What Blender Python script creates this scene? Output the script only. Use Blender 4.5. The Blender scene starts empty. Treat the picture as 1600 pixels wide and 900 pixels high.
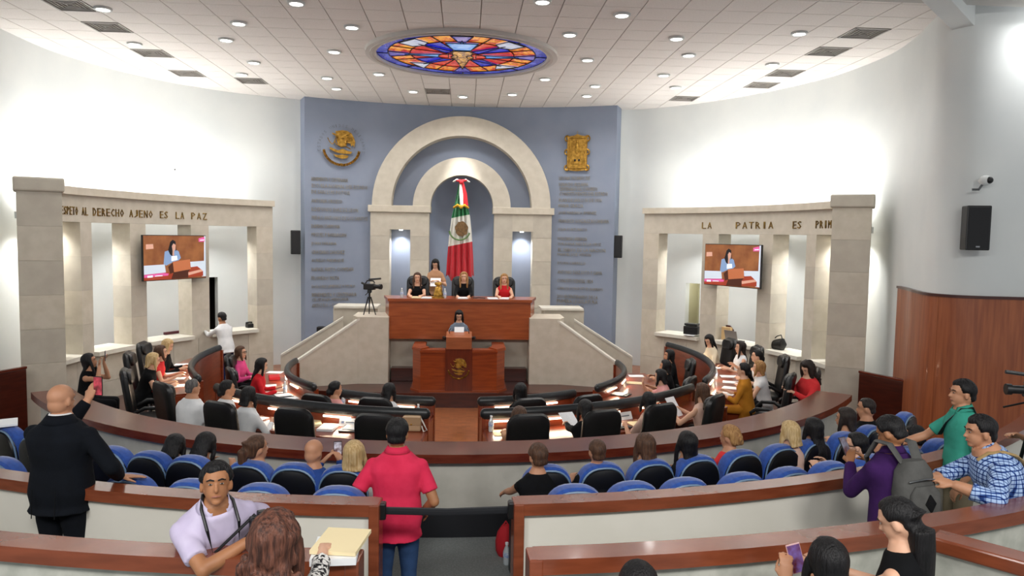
import bpy, bmesh, math, random
from math import sin, cos, pi, radians, atan2, hypot, sqrt, exp
from mathutils import Vector, Matrix
V = Vector
random.seed(7)
scene = bpy.context.scene
COL = scene.collection

# ---------------------------------------------------------------- camera, world, exposure
cam_d = bpy.data.cameras.new('camera'); cam = bpy.data.objects.new('camera', cam_d); COL.objects.link(cam)
YAW, PITCH, ROLL = radians(3.67387), radians(4.04032), radians(-0.96129)
_f = V((sin(YAW)*cos(PITCH), cos(YAW)*cos(PITCH), -sin(PITCH)))
_r = V((cos(YAW), -sin(YAW), 0)); _u = _r.cross(_f)
_r2 = _r*cos(ROLL)-_u*sin(ROLL); _u2 = _u*cos(ROLL)+_r*sin(ROLL)
cam.matrix_world = Matrix(((_r2.x, _u2.x, -_f.x, 0.1049), (_r2.y, _u2.y, -_f.y, 0), (_r2.z, _u2.z, -_f.z, 3.5174), (0, 0, 0, 1)))
cam_d.sensor_width = 36; cam_d.lens = 36*1151.1/1600; cam_d.clip_start = .05; cam_d.clip_end = 200
scene.camera = cam
scene.view_settings.view_transform = 'Standard'; scene.view_settings.look = 'None'
scene.view_settings.gamma = 1; scene.view_settings.use_curve_mapping = False
scene.view_settings.exposure = 0.0
world = bpy.data.worlds.new('room_air'); scene.world = world; world.use_nodes = True
world.node_tree.nodes['Background'].inputs[0].default_value = (.93, .96, 1, 1)
world.node_tree.nodes['Background'].inputs[1].default_value = .5

K_DOWN, K_COVE, K_UP, K_NICHE, K_DESK = 74.0, 12.0, 20.0, 20.0, 1.3

def lamp(kind, name, loc, energy, color=(1, 1, 1), parent=None, target=None, **kw):
    d = bpy.data.lights.new(name, kind); d.energy = energy; d.color = color
    for k, v in kw.items(): setattr(d, k, v)
    o = bpy.data.objects.new(name, d); COL.objects.link(o); o.location = loc
    if target is not None:
        o.rotation_euler = (V(target)-V(loc)).to_track_quat('-Z', 'Y').to_euler()
    if parent: o.parent = parent
    return o

# large unseen fill lamps added over the public gallery, above and behind the photographer
for gx in (-4.5, 0, 4.5):
    lamp('AREA', 'gallery_fill', (gx, -1.0, 6.6), 300, (1, .98, .95), target=(gx, 1.5, 0), shape='RECTANGLE', size=2.4, size_y=1.2)

# ---------------------------------------------------------------- helpers
def lin(c):
    if isinstance(c, str): c = [int(c[i:i+2], 16) for i in (0, 2, 4)]
    return tuple(((x/255)/12.92 if x/255 <= .04045 else ((x/255+.055)/1.055)**2.4) for x in c[:3])+(1,)
MATS = {}
def mat(name, c, rough=.6, c2=None, scale=6, stretch=(1, 1, 1), metal=0, bump=0, bscale=40, spec=.5, coat=0, emit=0, detail=4, contrast=(.35, .65), trans=0, sheen=0):
    if name in MATS: return MATS[name]
    m = bpy.data.materials.new(name); MATS[name] = m; m.use_nodes = True
    nt = m.node_tree; b = nt.nodes['Principled BSDF']; N = nt.nodes.new; L = nt.links.new
    b.inputs['Roughness'].default_value = rough; b.inputs['Metallic'].default_value = metal
    b.inputs['Specular IOR Level'].default_value = spec
    b.inputs['Coat Weight'].default_value = coat; b.inputs['Coat Roughness'].default_value = .08
    b.inputs['Sheen Weight'].default_value = sheen
    b.inputs['Transmission Weight'].default_value = trans
    col = lin(c); b.inputs['Base Color'].default_value = col
    tc = N('ShaderNodeTexCoord'); mp = N('ShaderNodeMapping'); mp.inputs['Scale'].default_value = stretch
    L(tc.outputs['Object'], mp.inputs['Vector'])
    if c2 is not None:
        nz = N('ShaderNodeTexNoise'); nz.inputs['Scale'].default_value = scale; nz.inputs['Detail'].default_value = detail
        L(mp.outputs[0], nz.inputs['Vector'])
        rp = N('ShaderNodeValToRGB'); rp.color_ramp.elements[0].position = contrast[0]; rp.color_ramp.elements[1].position = contrast[1]
        rp.color_ramp.elements[0].color = col; rp.color_ramp.elements[1].color = lin(c2)
        L(nz.outputs['Fac'], rp.inputs[0]); L(rp.outputs[0], b.inputs['Base Color'])
        if emit: L(rp.outputs[0], b.inputs['Emission Color'])
    if bump:
        nb = N('ShaderNodeTexNoise'); nb.inputs['Scale'].default_value = bscale; nb.inputs['Detail'].default_value = 3
        L(mp.outputs[0], nb.inputs['Vector'])
        bp = N('ShaderNodeBump'); bp.inputs['Strength'].default_value = bump; bp.inputs['Distance'].default_value = .01
        L(nb.outputs['Fac'], bp.inputs['Height']); L(bp.outputs[0], b.inputs['Normal'])
    if emit:
        b.inputs['Emission Strength'].default_value = emit
        if c2 is None: b.inputs['Emission Color'].default_value = col
    return m

def new_obj(name, me, parent=None, mats=(), kind=None, loc=None):
    o = bpy.data.objects.new(name, me); COL.objects.link(o)
    if parent is not None: o.parent = parent
    if kind: o['kind'] = kind
    if loc is not None: o.location = loc
    if me is not None and mats and not len(me.materials):
        for m in (mats if isinstance(mats, (list, tuple)) else [mats]): me.materials.append(m)
    return o
def mesh_of(name, bm, smooth=False, angle=None):
    bmesh.ops.recalc_face_normals(bm, faces=bm.faces)
    me = bpy.data.meshes.new(name); bm.to_mesh(me); bm.free()
    if smooth:
        me.polygons.foreach_set('use_smooth', [True]*len(me.polygons))
        if angle is not None:
            try: me.set_sharp_from_angle(angle=radians(angle))
            except Exception: pass
    return me
def obj(name, bm, mats, parent=None, smooth=False, angle=40, kind=None, loc=None):
    return new_obj(name, mesh_of(name, bm, smooth, angle), parent, mats, kind, loc)
def tag(o, label, cat, group=None):
    o['label'] = label; o['category'] = cat
    if group: o['group'] = group
    return o
def thing(name, label, cat, loc=(0, 0, 0), rz=0, group=None):
    o = bpy.data.objects.new(name, None); COL.objects.link(o); o.location = loc; o.rotation_euler = (0, 0, rz)
    o.empty_display_size = .1
    return tag(o, label, cat, group)
def dup(root, loc, rz=0, label=None, group=None):
    r = root.copy(); COL.objects.link(r); r.location = loc; r.rotation_euler = (0, 0, rz)
    if label: r['label'] = label
    if group: r['group'] = group
    for ch in list(root.children):
        c = ch.copy(); COL.objects.link(c); c.parent = r
        for g in ch.children:
            d = g.copy(); COL.objects.link(d); d.parent = c
    return r
def BM(): return bmesh.new()
def box(bm, c, s, rz=0, bev=0, rot=None, mi=0):
    M = Matrix.Translation(V(c)) @ (rot.to_4x4() if rot is not None else Matrix.Rotation(rz, 4, 'Z')) @ Matrix.Diagonal((s[0], s[1], s[2], 1))
    r = bmesh.ops.create_cube(bm, size=1, matrix=M); vs = r['verts']
    fs = set(f for v in vs for f in v.link_faces)
    for f in fs: f.material_index = mi
    if bev:
        es = set(e for v in vs for e in v.link_edges)
        bmesh.ops.bevel(bm, geom=list(es), offset=bev, segments=2, affect='EDGES', profile=.5)
def ellipsoid(bm, c, r, seg=14, rings=9, rot=None, mi=0):
    M = Matrix.Translation(V(c)) @ (rot.to_4x4() if rot is not None else Matrix.Identity(4)) @ Matrix.Diagonal((r[0], r[1], r[2], 1))
    q = bmesh.ops.create_uvsphere(bm, u_segments=seg, v_segments=rings, radius=1, matrix=M)
    if mi:
        for f in set(f for v in q['verts'] for f in v.link_faces): f.material_index = mi
def loft(bm, rings, close=True, mi=0, cap=True):
    """rings: list of lists of points"""
    R = [[bm.verts.new(p) for p in ring] for ring in rings]
    n = len(R[0])
    for a, b in zip(R[:-1], R[1:]):
        for i in range(n if close else n-1):
            j = (i+1) % n
            f = bm.faces.new((a[i], a[j], b[j], b[i])); f.material_index = mi
    if cap and close:
        f = bm.faces.new(R[0][::-1]); f.material_index = mi
        f = bm.faces.new(R[-1]); f.material_index = mi
    return R
def ering(c, xa, ya, rx, ry, n=14, p=2.0):
    out = []
    for i in range(n):
        t = 2*pi*i/n; ct, st = cos(t), sin(t)
        if p != 2.0:
            ct = math.copysign(abs(ct)**(2/p), ct); st = math.copysign(abs(st)**(2/p), st)
        out.append(V(c)+xa*(rx*ct)+ya*(ry*st))
    return out
def tube(bm, pts, rad, n=10, side=None, mi=0):
    pts = [V(p) for p in pts]; m = len(pts); rings = []
    for i, p in enumerate(pts):
        t = (pts[min(i+1, m-1)]-pts[max(i-1, 0)]).normalized()
        s = V(side) if side is not None else (V((0, 0, 1)) if abs(t.z) < .9 else V((0, 1, 0)))
        xa = t.cross(s)
        xa = xa.normalized() if xa.length > 1e-6 else V((1, 0, 0))
        ya = xa.cross(t).normalized()
        r = rad[i] if isinstance(rad, (list, tuple)) else rad
        rx, ry = r if isinstance(r, (list, tuple)) else (r, r)
        rings.append(ering(p, xa, ya, rx, ry, n))
    loft(bm, rings, mi=mi)
def capsule(bm, pts, rad, n=10, side=None, mi=0):
    """tube with rounded ends"""
    pts = [V(p) for p in pts]; g = lambda r: r if isinstance(r, (list, tuple)) else (r, r)
    rad = list(rad) if isinstance(rad, (list, tuple)) else [rad]*len(pts)
    a = (pts[0]-pts[1]).normalized(); b = (pts[-1]-pts[-2]).normalized()
    r0, r1 = g(rad[0]), g(rad[-1])
    P = [pts[0]+a*min(r0)*.9, pts[0]+a*min(r0)*.55]+pts+[pts[-1]+b*min(r1)*.55, pts[-1]+b*min(r1)*.9]
    R = [(r0[0]*.35, r0[1]*.35), (r0[0]*.8, r0[1]*.8)]+rad+[(r1[0]*.8, r1[1]*.8), (r1[0]*.35, r1[1]*.35)]
    tube(bm, P, R, n, side, mi)
def prism(bm, pts, y0, y1, mi=0):
    """2-D outline (x,z) extruded along y"""
    a = [bm.verts.new((x, y0, z)) for x, z in pts]; b = [bm.verts.new((x, y1, z)) for x, z in pts]
    n = len(pts)
    fs = [bm.faces.new(a), bm.faces.new(b[::-1])]
    for i in range(n): fs.append(bm.faces.new((a[i], b[i], b[(i+1) % n], a[(i+1) % n])))
    for f in fs: f.material_index = mi
def arc_box(bm, c, r0, r1, a0, a1, z0, z1, n=24, mi=0):
    """annular sector; angles in degrees from -Y (toward the public), positive to +X"""
    rings = []
    for i in range(n+1):
        a = radians(a0+(a1-a0)*i/n); s, k = sin(a), -cos(a)
        rings.append([V((c[0]+r0*s, c[1]+r0*k, z0)), V((c[0]+r1*s, c[1]+r1*k, z0)), V((c[0]+r1*s, c[1]+r1*k, z1)), V((c[0]+r0*s, c[1]+r0*k, z1))])
    loft(bm, rings, mi=mi)
def pol(c, r, a, z=0): return V((c[0]+r*sin(radians(a)), c[1]-r*cos(radians(a)), z))
def wall_strip(bm, pts, z0, z1, th, mi=0):
    """vertical wall along a polyline, th to the right-hand side"""
    n = len(pts); rings = []
    for i, p in enumerate(pts):
        q0, q1 = V(pts[max(i-1, 0)]), V(pts[min(i+1, n-1)]); t = (q1-q0).normalized(); nn = V((t.y, -t.x))
        a = V(p); b = a+nn*th
        rings.append([V((a.x, a.y, z0)), V((b.x, b.y, z0)), V((b.x, b.y, z1)), V((a.x, a.y, z1))])
    loft(bm, rings, mi=mi)
def spline(pts, k=6):
    out = []; n = len(pts)
    for i in range(n-1):
        p0, p1, p2, p3 = (V(pts[max(i-1, 0)]), V(pts[i]), V(pts[i+1]), V(pts[min(i+2, n-1)]))
        for j in range(k):
            t = j/k
            out.append(.5*((2*p1)+(p2-p0)*t+(2*p0-5*p1+4*p2-p3)*t*t+(3*p1-p0-3*p2+p3)*t**3))
    out.append(V(pts[-1])); return out
ORD = ['first', 'second', 'third', 'fourth', 'fifth', 'sixth', 'seventh', 'eighth', 'ninth', 'tenth', 'eleventh', 'twelfth', 'thirteenth', 'fourteenth', 'fifteenth', 'sixteenth']

# text meshes: made once, in one evaluation
_texts = {}
def prepare_texts(strings):
    tmp = []
    for s in strings:
        cu = bpy.data.curves.new('t', 'FONT'); cu.body = s; cu.size = 1; cu.extrude = .05; cu.resolution_u = 1; cu.offset = .0
        o = bpy.data.objects.new('t', cu); COL.objects.link(o); tmp.append((s, o, cu))
    dg = bpy.context.evaluated_depsgraph_get(); dg.update()
    for s, o, cu in tmp:
        me = bpy.data.meshes.new_from_object(o.evaluated_get(dg))
        xs = [v.co.x for v in me.vertices] or [0, 1]; ys = [v.co.y for v in me.vertices] or [0, 1]
        _texts[s] = (me, min(xs), max(xs), min(ys), max(ys))
    for s, o, cu in tmp: bpy.data.objects.remove(o); bpy.data.curves.remove(cu)
def text_into(bm, s, w, h, M, mi=0):
    """letters of width w and height h, standing in the local xz plane, facing -y"""
    me, x0, x1, y0, y1 = _texts[s]
    S = Matrix(((w/(x1-x0), 0, 0, -w*x0/(x1-x0)), (0, 0, -.1, 0), (0, h/(y1-y0), 0, -h*y0/(y1-y0)), (0, 0, 0, 1)))
    k = len(bm.verts); bm.verts.ensure_lookup_table()
    nf = len(bm.faces)
    bm.from_mesh(me); bm.verts.ensure_lookup_table(); bm.faces.ensure_lookup_table()
    MM = M @ S
    for v in bm.verts[k:]: v.co = MM @ v.co
    for f in bm.faces[nf:]: f.material_index = mi

# ---------------------------------------------------------------- materials
M = {}
M['white'] = mat('white_plaster', 'd9dcda', .85, c2='d3d7d6', scale=1.2)
M['blue'] = mat('blue_plaster', '8b94a6', .8, c2='858fa2', scale=1.5)
M['stone'] = mat('cream_limestone', 'cbc3b4', .7, c2='c1b9a9', scale=5, detail=8, bump=.05, bscale=60)
M['stone2'] = mat('cream_limestone_grey', 'c3bcad', .7, c2='b9b1a3', scale=4, detail=8, bump=.05, bscale=60)
M['stone3'] = mat('cream_limestone_warm', 'cfc6b6', .7, c2='c5bcaa', scale=6, detail=8, bump=.05, bscale=60)
M['sill'] = mat('pale_sill_stone', 'dedace', .5, c2='d6d1c4', scale=5)
M['mortar'] = mat('joint_grey', 'b3aa9a', .9)
M['tile'] = mat('ceiling_tile', 'e6e1dc', .9, c2='dfdad5', scale=40, bump=.15, bscale=120)
M['grid'] = mat('ceiling_grid', 'bdb6b0', .7)
M['vent'] = mat('vent_grey', '9b9690', .5)
M['carpet'] = mat('grey_carpet', '888d8c', .95, c2='777c7b', scale=60, bump=.3, bscale=200)
M['black'] = mat('black_plastic', '101113', .4)
M['band'] = mat('black_skirting', '14161c', .6)
M['leather'] = mat('black_leather', '08090a', .36, c2='0c0d0f', scale=30, bump=.15, bscale=150, spec=.5)
M['rail'] = mat('black_padded_vinyl', '1d2022', .33, c2='25282a', scale=12, bump=.1, bscale=120)
M['steel'] = mat('grey_metal', '8d9093', .3, metal=1)
M['chrome'] = mat('chrome', 'c9ccd0', .15, metal=1)
M['gold'] = mat('gold_leaf', 'c79a45', .38, c2='8f6a26', scale=14, metal=.75)
M['bronze'] = mat('bronze_letters', 'a19b8c', .35, c2='857e70', scale=9, metal=.25)
M['wood_counter'] = mat('polished_mahogany', '6a3020', .26, c2='541f14', scale=3, stretch=(1, 1, 6), detail=6, coat=.08, spec=.3)
M['wood_rail'] = mat('polished_brown_rail', '84442b', .24, c2='6f3721', scale=3, stretch=(1, 1, 6), detail=6, coat=.25)
M['wood_desk'] = mat('red_brown_veneer', 'a8562a', .3, c2='91451f', scale=2.2, stretch=(1, 1, 9), detail=6, coat=.3)
M['wood_podium'] = mat('podium_veneer', '98451c', .28, c2='803413', scale=2.5, stretch=(1, 1, 9), detail=6, coat=.4)
M['wood_podium_d'] = mat('podium_dark_veneer', '6e2a12', .28, c2='5b210d', scale=2.5, stretch=(9, 1, 1), detail=6, coat=.4)
M['wood_light'] = mat('lectern_veneer', 'a25a32', .35, c2='94502b', scale=2.5, stretch=(1, 1, 9), detail=6, coat=.2)
M['wood_wall'] = mat('wall_panel_veneer', 'a25b35', .42, c2='874729', scale=3, stretch=(6, 6, .4), detail=7, coat=.2)
M['wood_dark'] = mat('dark_mahogany', '4a1d12', .3, c2='3a150d', scale=3, stretch=(1, 1, 8), detail=6, coat=.2)
M['wood_bench'] = mat('bench_veneer', '84391d', .3, c2='6d2c14', scale=3, stretch=(1, 1, 6), detail=6, coat=.3)
M['cream_paint'] = mat('cream_painted_wall', 'dcd9cf', .75, c2='d5d2c7', scale=2)
M['grey_paint'] = mat('mottled_grey_wall', 'b9bab0', .8, c2='a3a59b', scale=9, detail=8, bump=.12, bscale=30)
M['paper'] = mat('white_paper', 'eef0f2', .8)
M['paper_y'] = mat('manila_paper', 'ead9ae', .8)
M['paper_print'] = mat('printed_paper', 'f0f1f3', .8, c2='c9ccd4', scale=60, stretch=(1, 6, 1), contrast=(.5, .7))
M['glass_bottle'] = mat('clear_plastic', 'e6eef2', .12, trans=.35)
M['red'] = mat('red_cloth', 'c8202c', .8)
M['lens_glow'] = mat('lamp_lens', 'fffdf6', .5, emit=9)
M['tube_glow'] = mat('cove_tube', 'ffffff', .5, emit=6)
M['desk_glow'] = mat('desk_lamp_tube', 'ffe3c0', .5, emit=7)
def floor_material():
    m = mat('parquet', '8a4c28', .3, c2='6f3a1d', scale=5, coat=.25); nt = m.node_tree
    b = nt.nodes['Principled BSDF']; N = nt.nodes.new
    tc = N('ShaderNodeTexCoord'); br = N('ShaderNodeTexBrick')
    br.inputs['Color1'].default_value = lin('a25f31'); br.inputs['Color2'].default_value = lin('7d4420'); br.inputs['Mortar'].default_value = lin('63351a')
    br.inputs['Scale'].default_value = 1; br.inputs['Brick Width'].default_value = .16; br.inputs['Row Height'].default_value = .04; br.inputs['Mortar Size'].default_value = .0015
    nt.links.new(tc.outputs['Object'], br.inputs['Vector']); nt.links.new(br.outputs[0], b.inputs['Base Color'])
    return m
M['parquet'] = floor_material()

O = (0, 14.4)        # centre of every ring of desks, counters and seats
prepare_texts(['RESPETO', 'AL', 'DERECHO', 'AJENO', 'ES', 'LA', 'PAZ'] + list('RESPTOALDCHJNZIUMX') + [
 'BENEMERITA Y CENTENARIA', 'ESCUELA NORMAL DEL ESTADO', 'DE SAN LUIS POTOSI', 'ANTONIA OROZCO', 'ILDEFONSO DIAZ DE LEON', 'PEDRO ANTONIO DE LOS SANTOS', 'DAMIAN CARMONA', 'MIGUEL F BARRAGAN', 'JUAN SARABIA', 'GRACIANO SANCHEZ', 'AURELIO MANRIQUE', 'RAFAEL NIETO COMPEAN', 'FILOMENO MATA', 'DOLORES JIMENEZ Y MURO', 'CRUZ ROJA MEXICANA', 'ARTICULO 1 CONSTITUCIONAL',
 'LEONA VICARIO DE', 'IGNACIO ALDAMA', 'CENTENARIO DEL CONGRESO', 'CONSTITUYENTES DEL ESTADO', 'PLAN DE SAN LUIS DE 1910', 'MARIA GRACIA', 'JOSE MARIANO JIMENEZ', 'FRANCISCO GONZALEZ BOCANEGRA', 'JULIA FORTUNATO', 'PONCIANO ARRIAGA', 'SOR JUANA INES DE LA CRUZ', 'EL SIERVO DE LA NACION', 'MANUEL JOSE OTHON', 'JULIAN CARRILLO', 'ANTONIO DIAZ SOTO Y GAMA', 'CONSTITUYENTES 1824', 'CARLOS JONGUITUD BARRIOS', '2011 BICENTENARIO DE LA', 'PRIMERA LEGISLATURA', 'DEL ESTADO', 'HIMNO'])

# ---------------------------------------------------------------- floors
bm = BM(); bmesh.ops.create_circle(bm, cap_ends=True, segments=72, radius=9.2, matrix=Matrix.Translation((0, 14.4, 0)))
for v in bm.verts: v.co.y = min(v.co.y, 20.6)
obj('floor', bm, M['parquet'], kind='structure')
bm = BM(); arc_box(bm, O, 4.78, 6.9, 4.5, 116, -.05, .2, 40); arc_box(bm, O, 4.78, 6.9, -116, -4.5, -.05, .2, 40)
obj('floor', bm, M['wood_dark'], kind='structure')
bm = BM()
pts = [(-3.7, 15.25), (-2.3, 14.98), (-1.15, 14.86), (1.15, 14.86), (2.3, 14.98), (3.7, 15.25), (4.2, 19.3), (-4.2, 19.3)]
a = [bm.verts.new((x, y, -.02)) for x, y in pts]; b = [bm.verts.new((x, y, .3)) for x, y in pts]
bm.faces.new(b)
for i in range(len(pts)): bm.faces.new((a[i], a[(i+1) % 8], b[(i+1) % 8], b[i]))
obj('floor', bm, M['wood_dark'], kind='structure')
bm = BM()
for r0, r1, z in ((7.0, 8.5, .42), (8.5, 9.28, .55), (9.28, 10.62, .7), (10.62, 13.6, .95)): arc_box(bm, O, r0, r1, -54, 54, -.2, z, 40)
obj('floor', bm, M['carpet'], kind='structure')

# ---------------------------------------------------------------- walls of the drum
L_ = [(-4.22, 20.01), (-4.56, 19.87), (-5.83, 19.2), (-6.86, 18.23), (-7.6, 16.97), (-8.05, 15.5), (-8.1, 14.2), (-8.0, 13.0), (-7.75, 11.9), (-7.4, 10.9), (-7.42, 10.5), (-7.75, 10.2), (-8.6, 10.0), (-10.5, 9.7)]
R_ = [(4.14, 20.1), (4.79, 20.0), (6.05, 18.92), (7.06, 17.4), (7.73, 15.8), (7.93, 14.6), (7.93, 13.4), (7.68, 12.25), (7.38, 11.4), (7.22, 10.9), (7.24, 10.6), (7.5, 10.33), (8.2, 10.15), (10.5, 9.7)]
def cut_wall(name, pts, d0, d1, th):
    """wall with a doorway between y=d0 and y=d1, 2.36 high"""
    s = spline(pts, 6); far = [p for p in s if p.y >= d1]; near = [p for p in s if p.y <= d0 or p.x*p.x < 1]
    bm = BM()
    def at(y):
        for p, q in zip(s[:-1], s[1:]):
            if p.y >= y >= q.y: return p.lerp(q, (p.y-y)/(p.y-q.y))
    mid = [at(d1)]+[p for p in s if d0 < p.y < d1]+[at(d0)]
    wall_strip(bm, far+[at(d1)], -.1, 7.1, th); wall_strip(bm, [at(d0)]+near, -.1, 7.1, th); wall_strip(bm, mid, 2.36, 7.1, th)
    return obj(name, bm, M['white'], smooth=True, angle=30, kind='structure'), mid
wl, midL = cut_wall('wall_left', L_, 18.8, 18.98, .2)
wr, midR = cut_wall('wall_right', R_, 18.74, 19.06, -.2)
# rooms seen through the two doorways
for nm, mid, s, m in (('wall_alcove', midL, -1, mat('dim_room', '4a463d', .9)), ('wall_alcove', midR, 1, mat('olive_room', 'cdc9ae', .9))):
    c = (mid[0]+mid[-1])/2; bm = BM(); ang = atan2(s*(c.x), c.y-13)
    n = V((c.x, c.y-13)).normalized(); t = V((n.y, -n.x))
    A = c+n*.12-t*.6; B = c+n*.12+t*.6; A2 = A+n*1.3; B2 = B+n*1.3
    for p, q in ((A, A2), (A2, B2), (B2, B)):
        bm.faces.new([bm.verts.new(x) for x in ((p.x, p.y, 0), (q.x, q.y, 0), (q.x, q.y, 2.6), (p.x, p.y, 2.6))])
    bm.faces.new([bm.verts.new((x.x, x.y, 2.6)) for x in (A, A2, B2, B)])
    obj(nm, bm, m, kind='structure')
    if s > 0: lamp('POINT', 'room_lamp', (c.x+n.x*.6, c.y+n.y*.6, 2.3), 12, (1, .99, .95), shadow_soft_size=.1)
bm = BM(); box(bm, (0, 0, 0), (.34, .02, .26), bev=.004); box(bm, (0, -.012, 0), (.26, .006, .18), mi=1)
pf = obj('picture_frame', bm, [M['black'], mat('brown_print', '5a4630', .6)], loc=(6.86, 19.62, 1.75)); pf.rotation_euler = (0, 0, radians(-38))
tag(pf, 'small dark framed picture on the olive wall seen through the right doorway', 'picture')

# blue back wall
BC, BR = (0, 10.3), 10.05
def bw(x): return BC[1]+sqrt(BR*BR-x*x)
bm = BM()
for s in (-1, 1):
    xs = [s*(2.2+(4.06-2.2)*i/8) for i in range(9)]
    pts = [(x, bw(x)) for x in xs]
    if s < 0: pts = pts[::-1]
    wall_strip(bm, pts, 0, 7.1, -.55)
xs = [-2.2+4.4*i/40 for i in range(41)]; zt = [4.28+sqrt(max(0, 2.2*2.2-x*x)) for x in xs]
rings = [[V((x, bw(x), z)), V((x, bw(x)+.5, z)), V((x, bw(x)+.5, 7.1)), V((x, bw(x), 7.1))] for x, z in zip(xs, zt)]
loft(bm, rings)
obj('wall_back', bm, M['blue'], smooth=True, angle=30, kind='structure')

# ---------------------------------------------------------------- arched portal
po = thing('arched_portal', 'cream stone double arch framing the flag niche in the blue back wall', 'arch', (0, 19.9, 0))
def ring_arch(r0, r1, y0, y1, n=40):
    bm = BM(); rings = []
    for i in range(n+1):
        t = pi*i/n; c, s = cos(t), sin(t)
        rings.append([V((r0*c, y0, 4.28+r0*s)), V((r1*c, y0, 4.28+r1*s)), V((r1*c, y1, 4.28+r1*s)), V((r0*c, y1, 4.28+r0*s))])
    loft(bm, rings); return bm
obj('outer_arch', ring_arch(1.88, 2.39, 0, .5), M['stone'], po, True, 40)
obj('inner_arch', ring_arch(.84, 1.31, .04, .5), M['stone'], po, True, 40)
bm = BM(); n = 40
rings = [[V((1.2*cos(pi*i/n), .5, 4.28+1.2*sin(pi*i/n))), V((2.15*cos(pi*i/n), .5, 4.28+2.15*sin(pi*i/n))), V((2.15*cos(pi*i/n), .56, 4.28+2.15*sin(pi*i/n))), V((1.2*cos(pi*i/n), .56, 4.28+1.2*sin(pi*i/n)))] for i in range(n+1)]
loft(bm, rings); obj('blue_recess', bm, M['blue'], po)
for s in (-1, 1):
    bm = BM(); box(bm, (s*1.66, .23, 4.19), (1.66, .56, .18), bev=.01); obj('impost_band', bm, M['stone3'], po)
    for nm, x0, x1 in (('outer_pillar', 1.92, 2.43), ('inner_pillar', .87, 1.37)):
        core = BM(); box(core, (s*(x0+x1)/2, .26, 2.2), (x1-x0-.012, .47, 3.8)); pl = obj(nm, core, M['mortar'], po)
        for k in range(6):
            b = BM(); h = 3.8/6; box(b, (s*(x0+x1)/2, .26, .3+h*(k+.5)), (x1-x0, .5, h-.005), bev=.003)
            obj('stone_block', b, [M['stone'], M['stone2'], M['stone3']][k % 2 if s > 0 else (k+1) % 2], pl)
    bm = BM(); box(bm, (s*1.645, .26, 3.87), (.56, .5, .46)); obj('head_stone', bm, M['stone'], po)
    bm = BM(); box(bm, (s*1.645, .53, 2.2), (.6, .05, 4.2)); obj('slot_back', bm, M['blue'], po)
    bm = BM(); bmesh.ops.create_cone(bm, cap_ends=True, segments=16, radius1=.05, radius2=.05, depth=.02, matrix=Matrix.Translation((s*1.645, .3, 3.63)))
    obj('slot_lamp', bm, M['lens_glow'], po)
    lamp('SPOT', 'slot_spot', (s*1.645, .28, 3.6), K_NICHE*5, (.93, .95, 1), parent=po, spot_size=radians(120), spot_blend=1, shadow_soft_size=.05)
bm = BM(); n = 24; rings = []
for z in [0.3, 1.5, 2.8, 4.28]: rings.append([V((.88*cos(pi*i/n), .3+.75*sin(pi*i/n), z)) for i in range(n+1)])
for k in range(1, 9):
    t = pi/2*k/8; rings.append([V((.88*cos(t)*cos(pi*i/n), .3+.75*cos(t)*sin(pi*i/n), 4.28+.9*sin(t))) for i in range(n+1)])
loft(bm, rings, close=False); obj('niche', bm, M['blue'], po, True)
lamp('SPOT', 'niche_spot', (0, -.9, 6.7), 420, (1, .98, .94), parent=po, target=(0, .6, 3.2), spot_size=radians(38), spot_blend=.8, shadow_soft_size=.12)

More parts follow.
